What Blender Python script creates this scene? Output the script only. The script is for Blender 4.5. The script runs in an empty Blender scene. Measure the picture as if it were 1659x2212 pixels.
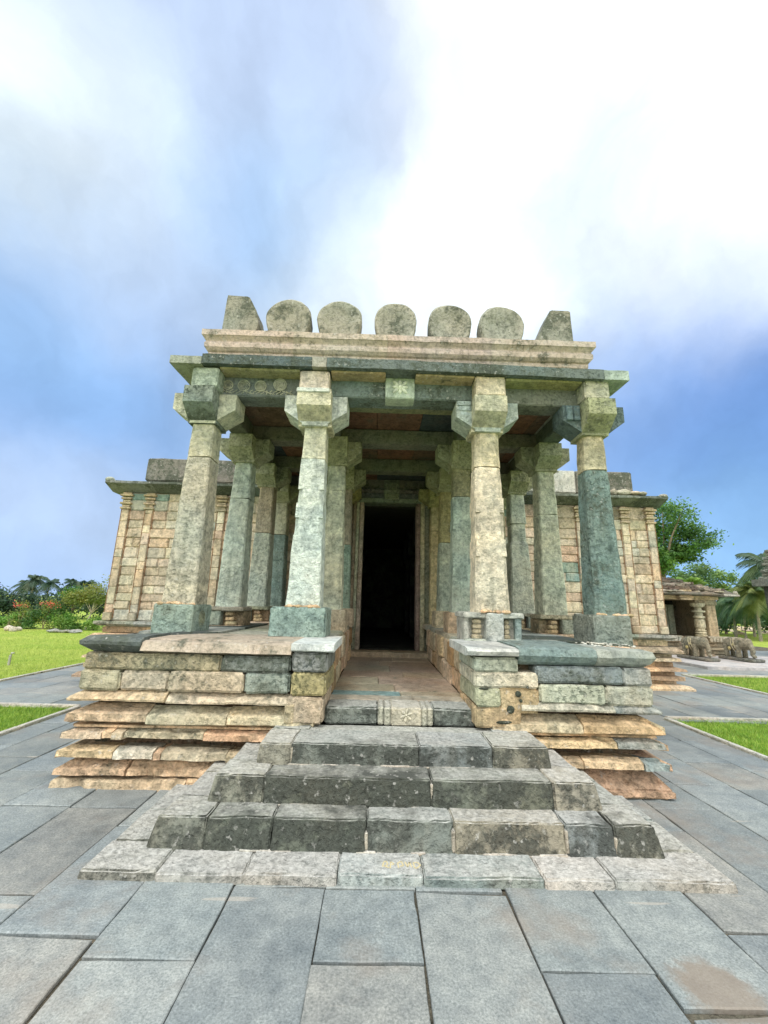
import bpy, math, random
from mathutils import Vector, Matrix, noise
random.seed(7)
S = bpy.context.scene
R = math.radians

# ---------------------------------------------------------------- camera
cam_d = bpy.data.cameras.new('camera'); cam = bpy.data.objects.new('camera', cam_d)
S.collection.objects.link(cam); S.camera = cam
cam_d.sensor_fit = 'VERTICAL'; cam_d.sensor_height = 36.0; cam_d.sensor_width = 27.0
cam_d.lens = 36.0 * 1608.98 / 4032.0
cam_d.clip_start = 0.05; cam_d.clip_end = 3000
PITCH, ROLL, YAW = .22101, .02622, -.01133
CAM = Vector((.29973, 0, 1.8))
_f = Vector((-math.sin(YAW)*math.cos(PITCH), math.cos(YAW)*math.cos(PITCH), math.sin(PITCH)))
_r = Vector((math.cos(YAW), math.sin(YAW), 0)); _u = _r.cross(_f)
_R = math.cos(ROLL)*_r + math.sin(ROLL)*_u; _U = -math.sin(ROLL)*_r + math.cos(ROLL)*_u
cam.matrix_world = Matrix(((_R.x, _U.x, -_f.x, CAM.x), (_R.y, _U.y, -_f.y, CAM.y), (_R.z, _U.z, -_f.z, CAM.z), (0, 0, 0, 1)))
S.render.resolution_x = 768; S.render.resolution_y = 1024

# ---------------------------------------------------------------- sun
SUN_EL, SUN_AZ = R(64), R(205)          # azimuth measured from +y (into the picture) clockwise
sd = Vector((math.sin(SUN_AZ)*math.cos(SUN_EL), math.cos(SUN_AZ)*math.cos(SUN_EL), math.sin(SUN_EL)))
sun_d = bpy.data.lights.new('sun', 'SUN'); sun_d.energy = 1.5; sun_d.angle = R(14); sun_d.color = (1, .975, .93)
sun = bpy.data.objects.new('sun', sun_d); S.collection.objects.link(sun)
sun.rotation_euler = sd.to_track_quat('Z', 'Y').to_euler()

# ---------------------------------------------------------------- world
W = bpy.data.worlds.new('World'); S.world = W; W.use_nodes = True
nt = W.node_tree; nt.nodes.clear(); N = nt.nodes.new; L = nt.links.new
out = N('ShaderNodeOutputWorld'); bg = N('ShaderNodeBackground'); L(bg.outputs[0], out.inputs[0])
tc = N('ShaderNodeTexCoord')
sky = N('ShaderNodeTexSky'); sky.sky_type = 'NISHITA'; sky.sun_disc = False
sky.sun_elevation = SUN_EL; sky.sun_rotation = SUN_AZ
sk = N('ShaderNodeVectorMath'); sk.operation = 'SCALE'; sk.inputs['Scale'].default_value = 1.0
L(sky.outputs[0], sk.inputs[0])
# warp the direction a little so that cloud edges break up
nz = N('ShaderNodeTexNoise'); nz.inputs['Scale'].default_value = 4.5; nz.inputs['Detail'].default_value = 8; nz.inputs['Roughness'].default_value = .56
L(tc.outputs['Generated'], nz.inputs['Vector'])
ws = N('ShaderNodeVectorMath'); ws.operation = 'SUBTRACT'; ws.inputs[1].default_value = (.5, .5, .5); L(nz.outputs['Color'], ws.inputs[0])
wm = N('ShaderNodeVectorMath'); wm.operation = 'SCALE'; wm.inputs['Scale'].default_value = .20; L(ws.outputs[0], wm.inputs[0])
wa = N('ShaderNodeVectorMath'); wa.operation = 'ADD'; L(tc.outputs['Generated'], wa.inputs[0]); L(wm.outputs[0], wa.inputs[1])
wn = N('ShaderNodeVectorMath'); wn.operation = 'NORMALIZE'; L(wa.outputs[0], wn.inputs[0])
def srgb(r, g, b):
    f = lambda c: (c/255/12.92) if c/255 <= .04045 else ((c/255+.055)/1.055)**2.4
    return (f(r), f(g), f(b), 1)
def skydir(u, v):     # a direction in the sky, from angles either side of the view axis
    return ((u-829.5)/882.7*_R + (1106-v)/882.7*_U + _f).normalized()
# the cloud cover: colours of the overcast at a spread of directions, blended smoothly over the dome
PTS = [(52, 170, 240, 250, 255), (52, 330, 232, 244, 254), (210, 170, 206, 218, 245), (436, 105, 188, 204, 240), (697, 174, 188, 204, 240), (640, 40, 196, 210, 244), (870, 260, 192, 204, 240),
 (200, 330, 226, 238, 253), (300, 440, 214, 226, 248), (430, 250, 200, 214, 244), (105, 523, 160, 188, 235), (260, 523, 194, 210, 242), (348, 575, 172, 196, 238), (523, 453, 162, 192, 240), (610, 420, 170, 200, 242), (560, 560, 160, 194, 240), (732, 523, 216, 230, 252), (784, 610, 238, 248, 255), (700, 330, 205, 220, 246), (640, 660, 220, 232, 252),
 (87, 732, 138, 174, 230), (209, 836, 124, 166, 228), (296, 906, 106, 148, 214), (105, 941, 120, 158, 224), (105, 1080, 198, 212, 241), (200, 1040, 176, 198, 238), (60, 1220, 166, 192, 238), (400, 697, 202, 217, 247), (330, 760, 160, 188, 238), (420, 860, 170, 196, 240),
 (1290, 575, 206, 217, 246), (1394, 697, 142, 168, 230), (1516, 732, 122, 153, 219), (1569, 610, 150, 176, 236), (1481, 906, 100, 142, 218), (1569, 1046, 116, 162, 232), (1600, 1180, 136, 182, 240), (1307, 784, 170, 196, 243), (1640, 860, 104, 146, 222), (1380, 950, 128, 164, 230), (1440, 1150, 140, 180, 240),
 (980, 100, 250, 255, 255), (1000, 300, 250, 255, 255), (960, 470, 244, 253, 255), (1180, 60, 251, 255, 255), (1220, 260, 250, 255, 255), (1080, 560, 250, 255, 255), (1180, 480, 250, 255, 255), (1000, 640, 242, 250, 255), (1180, 620, 240, 250, 255),
 (1115, 227, 204, 226, 246), (1220, 410, 226, 241, 253), (1272, 500, 208, 224, 248), (1569, 261, 250, 255, 255), (1481, 105, 232, 250, 253), (1394, 209, 240, 250, 255), (1621, 488, 251, 255, 255), (1394, 575, 248, 253, 255), (1400, 400, 250, 255, 255), (1500, 540, 250, 255, 255), (1300, 100, 246, 253, 255), (830, 850, 226, 236, 252), (830, 1100, 190, 208, 244), (1050, 900, 200, 216, 246), (600, 950, 180, 202, 240)]
KAP = 150.0; accc = None; accw = None
def vm(op, a, b=None, sc=None):
    m = N('ShaderNodeVectorMath'); m.operation = op; L(a, m.inputs[0])
    if b is not None: L(b, m.inputs[1])
    if sc is not None: L(sc, m.inputs['Scale'])
    return m.outputs[0]
for u_, v_, r_, g_, b_ in PTS:
    dp = N('ShaderNodeVectorMath'); dp.operation = 'DOT_PRODUCT'; dp.inputs[1].default_value = skydir(u_, v_); L(wn.outputs[0], dp.inputs[0])
    ma = N('ShaderNodeMath'); ma.operation = 'MULTIPLY_ADD'; ma.inputs[1].default_value = KAP; ma.inputs[2].default_value = -KAP; L(dp.outputs['Value'], ma.inputs[0])
    ex = N('ShaderNodeMath'); ex.operation = 'EXPONENT'; L(ma.outputs[0], ex.inputs[0]); w = ex.outputs[0]
    k = 8.5*(1.17 if r_ > 235 else 1.0); h_ = 14 if r_ < 160 else 0; c = srgb(r_+h_*.8, min(255, g_+h_*.6+(4 if r_ < 235 else 0)), b_)
    cc = N('ShaderNodeCombineXYZ'); cc.inputs[0].default_value = c[0]*k; cc.inputs[1].default_value = c[1]*k; cc.inputs[2].default_value = c[2]*k
    t = vm('SCALE', cc.outputs[0], sc=w)
    if accc is None: accc, accw = t, w
    else:
        accc = vm('ADD', accc, t); m = N('ShaderNodeMath'); m.operation = 'ADD'; L(accw, m.inputs[0]); L(w, m.inputs[1]); accw = m.outputs[0]
# everywhere out of view the cover is evenly brighter, added to light the stone
w0 = 2e-4
ad = N('ShaderNodeVectorMath'); ad.operation = 'ADD'; ad.inputs[1].default_value = (15*w0, 14.8*w0, 14.4*w0); L(accc, ad.inputs[0])
aw = N('ShaderNodeMath'); aw.operation = 'ADD'; aw.inputs[1].default_value = w0; L(accw, aw.inputs[0])
iv = N('ShaderNodeMath'); iv.operation = 'DIVIDE'; iv.inputs[0].default_value = 1; L(aw.outputs[0], iv.inputs[1])
cur = vm('SCALE', ad.outputs[0], sc=iv.outputs[0])
# fine cloud texture
n2 = N('ShaderNodeTexNoise'); n2.inputs['Scale'].default_value = 3.2; n2.inputs['Detail'].default_value = 9; n2.inputs['Roughness'].default_value = .55
mp = N('ShaderNodeMapping'); mp.inputs['Scale'].default_value = (1.7, 1.3, 1.2); mp.inputs['Rotation'].default_value = (.3, .5, .4); L(wn.outputs[0], mp.inputs['Vector']); L(mp.outputs[0], n2.inputs['Vector'])
m2 = N('ShaderNodeMapRange'); m2.inputs['From Min'].default_value = .3; m2.inputs['From Max'].default_value = .7; m2.inputs['To Min'].default_value = .84; m2.inputs['To Max'].default_value = 1.13; L(n2.outputs['Fac'], m2.inputs['Value'])
ml = N('ShaderNodeVectorMath'); ml.operation = 'SCALE'; L(cur, ml.inputs[0]); L(m2.outputs[0], ml.inputs['Scale'])
fm = N('ShaderNodeMix'); fm.data_type = 'RGBA'; fm.inputs['Factor'].default_value = .97; L(sk.outputs[0], fm.inputs[6]); L(ml.outputs[0], fm.inputs[7])
L(fm.outputs[2], bg.inputs['Color']); bg.inputs['Strength'].default_value = .1
S.view_settings.view_transform = 'Standard'; S.view_settings.look = 'None'; S.view_settings.gamma = 1
S.view_settings.exposure = 0.42

# ---------------------------------------------------------------- helpers
def tag(o, label=None, cat=None, group=None, kind=None):
    if label: o['label'] = label
    if cat: o['category'] = cat
    if group: o['group'] = group
    if kind: o['kind'] = kind
    return o
def empty(name, loc=(0, 0, 0), rz=0, **k):
    o = bpy.data.objects.new(name, None); S.collection.objects.link(o)
    o.location = loc; o.rotation_euler = (0, 0, rz); o.empty_display_size = .2
    return tag(o, **k)
class MB:
    def __init__(s): s.v = []; s.f = []; s.c = []
    def add(s, vs, fs, col):
        b = len(s.v); s.v += [tuple(p) for p in vs]
        s.f += [tuple(b+i for i in f) for f in fs]
        s.c += [col]*len(fs)
    def build(s, name, mat, parent=None, smooth=False, **k):
        me = bpy.data.meshes.new(name)
        me.from_pydata(s.v, [], s.f); me.update()
        at = me.attributes.new('tint', 'FLOAT_COLOR', 'FACE')
        flat = []
        for c in s.c: flat += (c[0], c[1], c[2], c[3] if len(c) > 3 else .3)
        at.data.foreach_set('color', flat)
        if smooth: me.polygons.foreach_set('use_smooth', [True]*len(me.polygons))
        me.materials.append(mat)
        o = bpy.data.objects.new(name, me); S.collection.objects.link(o)
        if parent:
            o.parent = parent
            M = (Matrix.Translation(parent.location) @ parent.rotation_euler.to_matrix().to_4x4()) if parent.type == 'EMPTY' else Matrix.Identity(4)
            o.matrix_parent_inverse = M.inverted()      # meshes are authored in world space
        return tag(o, **k)
def build2(mb, name, mat, parent, xs=.566):
    l, r = MB(), MB(); isl = {}
    par = list(range(len(mb.v)))
    def find(i):
        while par[i] != i: par[i] = par[par[i]]; i = par[i]
        return i
    for f in mb.f:
        a = find(f[0])
        for q in f[1:]:
            b = find(q)
            if b != a: par[b] = a
    sm = {}
    for i, v in enumerate(mb.v):
        k = find(i); t = sm.setdefault(k, [0, 0]); t[0] += v[0]; t[1] += 1
    mp = {}
    for i, v in enumerate(mb.v):
        t = sm[find(i)]; d = l if t[0]/t[1] < xs else r; mp[i] = (d, len(d.v)); d.v.append(v)
    for f, c in zip(mb.f, mb.c):
        d = mp[f[0]][0]; d.f.append(tuple(mp[q][1] for q in f)); d.c.append(c)
    return [d.build(name, mat, parent) for d in (l, r) if d.f]
def nv(p, f, off): return noise.noise_vector(Vector((p[0]*f+off, p[1]*f-off*.7, p[2]*f+off*.3)))
def disp(p, amp, off):
    a = nv(p, 3.1, off); b = nv(p, 11., off)
    return Vector(p) + a*amp + b*amp*.55
def ticks(a, b, cell, bev):
    Ln = b-a
    if Ln <= 3*bev: return [a, b]
    n = max(1, int(round((Ln-2*bev)/cell)))
    return [a]+[a+bev+(Ln-2*bev)*i/n for i in range(n+1)]+[b]
def block(mb, x0, x1, y0, y1, z0, z1, col, cell=.09, bev=.014, amp=.005, warp=None, rot=0.0):
    off = random.uniform(0, 90)
    X = ticks(x0, x1, cell, bev); Y = ticks(y0, y1, cell, bev); Z = ticks(z0, z1, cell, bev)
    nx, ny, nz_ = len(X)-1, len(Y)-1, len(Z)-1
    idx = {}; vs = []; fs = []
    cx, cy = (x0+x1)/2, (y0+y1)/2
    cr, sr = math.cos(rot), math.sin(rot)
    def vid(i, j, k):
        key = (i, j, k)
        if key in idx: return idx[key]
        ex, ey, ez = i in (0, nx), j in (0, ny), k in (0, nz_)
        p = [X[i], Y[j], Z[k]]
        if ex+ey+ez >= 2:
            h = .5+.9*abs(noise.noise(Vector((p[0]*7+off, p[1]*7, p[2]*7))))*2
            h = min(h, 1.6)
            if ex: p[0] += (bev*h*.8 if i == 0 else -bev*h*.8)
            if ey: p[1] += (bev*h*.8 if j == 0 else -bev*h*.8)
            if ez: p[2] += (bev*h*.8 if k == 0 else -bev*h*.8)
        q = disp(p, amp, off)
        if rot:
            dx, dy = q.x-cx, q.y-cy; q.x = cx+dx*cr-dy*sr; q.y = cy+dx*sr+dy*cr
        if warp: q = Vector(warp(*q))
        idx[key] = len(vs); vs.append(q); return idx[key]
    for i in range(nx):
        for j in range(ny):
            fs.append((vid(i, j, 0), vid(i, j+1, 0), vid(i+1, j+1, 0), vid(i+1, j, 0)))
            fs.append((vid(i, j, nz_), vid(i+1, j, nz_), vid(i+1, j+1, nz_), vid(i, j+1, nz_)))
    for i in range(nx):
        for k in range(nz_):
            fs.append((vid(i, 0, k), vid(i+1, 0, k), vid(i+1, 0, k+1), vid(i, 0, k+1)))
            fs.append((vid(i, ny, k), vid(i, ny, k+1), vid(i+1, ny, k+1), vid(i+1, ny, k)))
    for j in range(ny):
        for k in range(nz_):
            fs.append((vid(0, j, k), vid(0, j, k+1), vid(0, j+1, k+1), vid(0, j+1, k)))
            fs.append((vid(nx, j, k), vid(nx, j+1, k), vid(nx, j+1, k+1), vid(nx, j, k+1)))
    mb.add(vs, fs, col)
def extr(mb, poly, axis, a0, a1, col, cell=.1, amp=.004, mit0=0, mit1=0, o_ref=0, sag=None, chip=0):
    """extrude a closed profile (p,q) along an axis. axis x: (y,z); axis y: (x,z); axis z: (x,y). mit*: mitre by (o_ref-p)"""
    off = random.uniform(0, 90)
    pts = []
    for i, (p, q) in enumerate(poly):
        p2, q2 = poly[(i+1) % len(poly)]
        n = max(1, int(math.hypot(p2-p, q2-q)/cell))
        for k in range(n): pts.append((p+(p2-p)*k/n, q+(q2-q)*k/n))
    m = max(1, int(round((a1-a0)/cell)))
    vs = []; fs = []; n = len(pts)
    for s in range(m+1):
        for p, q in pts:
            b0 = a0-mit0*(o_ref-p); b1 = a1+mit1*(o_ref-p)
            a = b0+(b1-b0)*s/m
            P = (a, p, q) if axis == 'x' else (p, a, q) if axis == 'y' else (p, q, a)
            v = disp(P, amp, off)
            if chip and axis == 'x' and p < o_ref+.02:
                w_ = noise.noise(Vector((a*2.7+off, q*3, 1)))*.7+noise.noise(Vector((a*9+off, q*11, 4)))*.5
                v.y += chip*max(0, w_-.02); v.z -= chip*.35*max(0, w_-.1)
            if s in (0, m): v = v.lerp(Vector(P), .5)
            if sag: v.z += sag(v.x)
            vs.append(v)
    for s in range(m):
        for i in range(n):
            j = (i+1) % n
            fs.append((s*n+i, s*n+j, (s+1)*n+j, (s+1)*n+i))
    fs.append(tuple(range(n))[::-1]); fs.append(tuple(m*n+i for i in range(n)))
    mb.add(vs, fs, col)
def loft(mb, rings, col, closed=True):
    n = len(rings[0]); vs = [p for r in rings for p in r]; fs = []
    for s in range(len(rings)-1):
        for i in range(n):
            j = (i+1) % n
            fs.append((s*n+i, s*n+j, (s+1)*n+j, (s+1)*n+i))
    if closed:
        fs.append(tuple(range(n))[::-1]); fs.append(tuple((len(rings)-1)*n+i for i in range(n)))
    mb.add(vs, fs, col)
def lathe(mb, prof, c, col, seg=20, amp=.0, axis='z'):
    rings = []
    for r, z in prof:
        ring = []
        for i in range(seg):
            a = 2*math.pi*i/seg; u, v = r*math.cos(a), r*math.sin(a)
            if axis == 'z': p = (c[0]+u, c[1]+v, c[2]+z)
            elif axis == 'y': p = (c[0]+u, c[1]-z, c[2]+v)
            else: p = (c[0]+z, c[1]+u, c[2]+v)
            ring.append(disp(p, amp, 3) if amp else Vector(p))
        rings.append(ring)
    loft(mb, rings, col)
def ell(mb, c, r, col, seg=12, rings=8, rot=None, amp=0):
    vs = []; fs = []
    for i in range(rings+1):
        t = math.pi*i/rings
        for j in range(seg):
            a = 2*math.pi*j/seg
            p = Vector((r[0]*math.sin(t)*math.cos(a), r[1]*math.sin(t)*math.sin(a), r[2]*math.cos(t)))
            if rot: p = rot @ p
            p += Vector(c)
            vs.append(disp(p, amp, 5) if amp else p)
    for i in range(rings):
        for j in range(seg):
            k = (j+1) % seg
            fs.append((i*seg+j, (i+1)*seg+j, (i+1)*seg+k, i*seg+k))
    mb.add(vs, fs, col)
def tube(mb, pts, rad, col, seg=8):
    pts = [Vector(p) for p in pts]; rings = []
    for i, p in enumerate(pts):
        t = (pts[min(i+1, len(pts)-1)]-pts[max(i-1, 0)]).normalized()
        a = t.cross(Vector((0, 0, 1)));
        if a.length < .1: a = t.cross(Vector((1, 0, 0)))
        a.normalize(); b = t.cross(a); r = rad[i] if isinstance(rad, (list, tuple)) else rad
        rings.append([p+a*r*math.cos(2*math.pi*k/seg)+b*r*math.sin(2*math.pi*k/seg) for k in range(seg)])
    loft(mb, rings, col)

# ---------------------------------------------------------------- materials
def newmat(name):
    m = bpy.data.materials.new(name); m.use_nodes = True
    n = m.node_tree; n.nodes.clear()
    o = n.nodes.new('ShaderNodeOutputMaterial'); p = n.nodes.new('ShaderNodeBsdfPrincipled'); n.links.new(p.outputs[0], o.inputs[0])
    return m, n, p
def ramp(n, src, a, b, lo=0, hi=1):
    r = n.nodes.new('ShaderNodeMapRange'); r.inputs['From Min'].default_value = a; r.inputs['From Max'].default_value = b
    r.inputs['To Min'].default_value = lo; r.inputs['To Max'].default_value = hi; n.links.new(src, r.inputs['Value']); return r.outputs[0]
def noi(n, vec, sc, det=6, ro=.6, stretch=None):
    t = n.nodes.new('ShaderNodeTexNoise'); t.inputs['Scale'].default_value = sc; t.inputs['Detail'].default_value = det; t.inputs['Roughness'].default_value = ro
    if stretch:
        m = n.nodes.new('ShaderNodeMapping'); m.inputs['Scale'].default_value = stretch; n.links.new(vec, m.inputs['Vector']); vec = m.outputs[0]
    n.links.new(vec, t.inputs['Vector']); return t
def mixc(n, f, a, b, mode='MIX'):
    m = n.nodes.new('ShaderNodeMix'); m.data_type = 'RGBA'; m.blend_type = mode
    for s, i in ((f, 0), (a, 6), (b, 7)):
        if hasattr(s, 'is_linked') or hasattr(s, 'links'): n.links.new(s, m.inputs[i])
        else: m.inputs[i].default_value = s if i == 0 else tuple(s)+((1,) if len(s) == 3 else ())
    return m.outputs[2]
def mth(n, op, a, b=None, clamp=False):
    m = n.nodes.new('ShaderNodeMath'); m.operation = op; m.use_clamp = clamp
    for s, i in ((a, 0), (b, 1)):
        if s is None: continue
        if hasattr(s, 'links'): n.links.new(s, m.inputs[i])
        else: m.inputs[i].default_value = s
    return m.outputs[0]
def stone(name, moss=(.03, .037, .027), lichen=(.62, .62, .58), topwear_light=0.0, topcol=(.42, .44, .44), speck=1.0, bump=1.0, lich=.5, rough=.88, stain=(.36, .2, .1), stn=.0, grain=90, dark=(.45, .5, .5), fixed=None):
    m, n, p = newmat(name); lk = n.links.new
    geo = n.nodes.new('ShaderNodeNewGeometry'); P = geo.outputs['Position']
    at = n.nodes.new('ShaderNodeAttribute'); at.attribute_name = 'tint'; base = at.outputs['Color']; A = at.outputs['Alpha']
    if fixed:
        cn = n.nodes.new('ShaderNodeRGB'); cn.outputs[0].default_value = fixed[:3]+(1,); base = cn.outputs[0]
        va = n.nodes.new('ShaderNodeValue'); va.outputs[0].default_value = fixed[3]; A = va.outputs[0]
    big = noi(n, P, 2.3, 6, .62); mid = noi(n, P, 11, 6, .7); fine = noi(n, P, 34, 5, .72); pit = noi(n, P, 27, 3, .55)
    # hue wander over a stone
    hue = noi(n, P, 1.3, 3, .5)
    c = mixc(n, ramp(n, hue.outputs['Fac'], .45, .68, 0, .45), base, mixc(n, 1.0, base, (1.08, .97, .86), 'MULTIPLY'))
    c = mixc(n, ramp(n, hue.outputs['Fac'], .5, .3, 0, .45), c, mixc(n, 1.0, base, (.84, .98, 1.02), 'MULTIPLY'))
    if stn:
        s2 = noi(n, P, 1.7, 7, .65, (1, 1, .6)); c = mixc(n, ramp(n, s2.outputs['Fac'], .5, .7, 0, stn), c, stain)
    # tonal mottling, rain streaks, grain
    c = mixc(n, 1.0, c, mixc(n, ramp(n, big.outputs['Fac'], .34, .66), (.74, .76, .76), (1.2, 1.19, 1.16)), 'MULTIPLY')
    c = mixc(n, 1.0, c, mixc(n, ramp(n, mid.outputs['Fac'], .38, .62), tuple(1-(1-d)*.7*speck for d in dark), (1.25, 1.25, 1.23)), 'MULTIPLY')
    st = noi(n, P, 2.6, 6, .62, (3.2, 3.2, .42)); c = mixc(n, ramp(n, st.outputs['Fac'], .54, .7, 0, .62), c, mixc(n, 1.0, c, (.45, .48, .46), 'MULTIPLY'))
    vor = n.nodes.new('ShaderNodeTexVoronoi'); vor.inputs['Scale'].default_value = grain; lk(P, vor.inputs['Vector'])
    msk = ramp(n, hue.outputs['Fac'], .35, .6, .35, 1.0)
    c = mixc(n, mth(n, 'MULTIPLY', mth(n, 'ADD', mth(n, 'MULTIPLY', A, 1.8), mth(n, 'MULTIPLY', msk, .10), True), mth(n, 'MULTIPLY', ramp(n, pit.outputs['Fac'], .50, .60, 0, min(1, speck)), ramp(n, noi(n, P, 1.9, 4, .55).outputs['Fac'], .42, .6, .25, 1))), c, mixc(n, 1.0, c, (.34, .38, .37), 'MULTIPLY'))
    c = mixc(n, ramp(n, fine.outputs['Fac'], .52, .64, 0, .34*speck), c, mixc(n, 1.0, c, (.5, .53, .5), 'MULTIPLY'))
    c = mixc(n, ramp(n, fine.outputs['Fac'], .46, .36, 0, .4*speck), c, mixc(n, 1.0, c, (1.4, 1.4, 1.36), 'MULTIPLY'))
    ew = ramp(n, geo.outputs['Pointiness'], .515, .60, 0, .55); c = mixc(n, ew, c, mixc(n, 1.0, c, (1.45, 1.42, 1.36), 'MULTIPLY'))
    if topwear_light:
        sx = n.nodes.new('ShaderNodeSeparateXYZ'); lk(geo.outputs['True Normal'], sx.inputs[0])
        tw = mth(n, 'MULTIPLY', ramp(n, sx.outputs['Z'], .55, .9), ramp(n, mid.outputs['Fac'], .3, .6, .35*topwear_light, topwear_light))  # upward faces paler: worn tops plus overhead light put into the colour
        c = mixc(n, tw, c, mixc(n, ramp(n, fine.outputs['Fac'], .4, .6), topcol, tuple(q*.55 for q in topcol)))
    # moss and soot, steered by the block's alpha
    mf = mth(n, 'ADD', big.outputs['Fac'], mth(n, 'MULTIPLY', mth(n, 'SUBTRACT', mid.outputs['Fac'], .5), .8))
    mf = mth(n, 'ADD', mf, mth(n, 'MULTIPLY', A, .42))
    if topwear_light: mf = mth(n, 'SUBTRACT', mf, mth(n, 'MULTIPLY', tw, .3))
    mk = ramp(n, mf, .66, .86, 0, .88)
    c = mixc(n, mk, c, mixc(n, ramp(n, fine.outputs['Fac'], .35, .65), moss, tuple(q*3.2 for q in moss)))
    # pale lichen and lime
    lc = noi(n, P, 19, 3, .5); lf = mth(n, 'MULTIPLY', ramp(n, lc.outputs['Fac'], .62, .68), ramp(n, big.outputs['Fac'], .4, .6, 0, lich))
    c = mixc(n, lf, c, lichen)
    lk(c, p.inputs['Base Color']); p.inputs['Roughness'].default_value = rough
    if 'Specular IOR Level' in p.inputs: p.inputs['Specular IOR Level'].default_value = .25
    h = mth(n, 'ADD', mth(n, 'MULTIPLY', mid.outputs['Fac'], 1.0), mth(n, 'MULTIPLY', fine.outputs['Fac'], .5))
    h = mth(n, 'SUBTRACT', h, ramp(n, pit.outputs['Fac'], .5, .64, 0, .35))
    h = mth(n, 'ADD', h, mth(n, 'MULTIPLY', vor.outputs['Distance'], .12))
    b = n.nodes.new('ShaderNodeBump'); b.inputs['Strength'].default_value = .8; b.inputs['Distance'].default_value = .022*bump; lk(h, b.inputs['Height']); lk(b.outputs[0], p.inputs['Normal'])
    return m
def leafmat(name, trans=.25):
    m, n, p = newmat(name)
    at = n.nodes.new('ShaderNodeAttribute'); at.attribute_name = 'tint'
    geo = n.nodes.new('ShaderNodeNewGeometry'); t = noi(n, geo.outputs['Position'], 3, 3)
    c = mixc(n, 1.0, at.outputs['Color'], mixc(n, ramp(n, t.outputs['Fac'], .3, .7), (.7, .75, .6), (1.3, 1.25, 1.2)), 'MULTIPLY')
    n.links.new(c, p.inputs['Base Color']); p.inputs['Roughness'].default_value = .55
    tr = n.nodes.new('ShaderNodeBsdfTranslucent'); n.links.new(c, tr.inputs[0])
    ms = n.nodes.new('ShaderNodeMixShader'); ms.inputs[0].default_value = trans
    o = [x for x in n.nodes if x.type == 'OUTPUT_MATERIAL'][0]
    n.links.new(p.outputs[0], ms.inputs[1]); n.links.new(tr.outputs[0], ms.inputs[2]); n.links.new(ms.outputs[0], o.inputs[0])
    return m
M_pillar = stone('pillar_stone', lich=.3, speck=.95, bump=1.4)
M_step = stone('step_stone', stn=.3, stain=(.46, .38, .27), moss=(.02, .023, .02), topwear_light=.7, topcol=(.58, .59, .57), lich=.45, speck=.6, bump=1.3)
M_plinth = stone('plinth_stone', lich=.35, stn=.3, stain=(.5, .36, .23), bump=1.5)
M_roof = stone('roof_stone', lich=.45, speck=.6, bump=.8)
M_wall = stone('wall_stone', lich=.25, stn=.3, stain=(.46, .32, .2), speck=.8)
M_in = stone('inner_stone', lich=.05, speck=.7, stn=.35, stain=(.13, .08, .05))
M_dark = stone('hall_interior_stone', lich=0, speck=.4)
M_floor = stone('passage_floor_stone', lich=.12, stn=.6, stain=(.22, .14, .09), rough=.35, speck=.6, bump=.6)
M_shrine = stone('shrine_stone', lich=.3, stn=.3, stain=(.4, .24, .12), speck=.9, bump=1.5, grain=30)
M_eleph = stone('elephant_stone', lich=.5, speck=1.0, bump=2.2, grain=30, fixed=(.30, .265, .20, .28))
M_paint, _n, _p = newmat('faded_yellow_paint'); _p.inputs['Base Color'].default_value = (.50, .44, .26, 1); _p.inputs['Roughness'].default_value = .8
M_ink, _n, _p = newmat('dark_scratched_lettering'); _p.inputs['Base Color'].default_value = (.12, .15, .15, 1); _p.inputs['Roughness'].default_value = .9
M_leaf = leafmat('leaf'); M_bark = stone('bark', lich=.1, grain=40)

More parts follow.
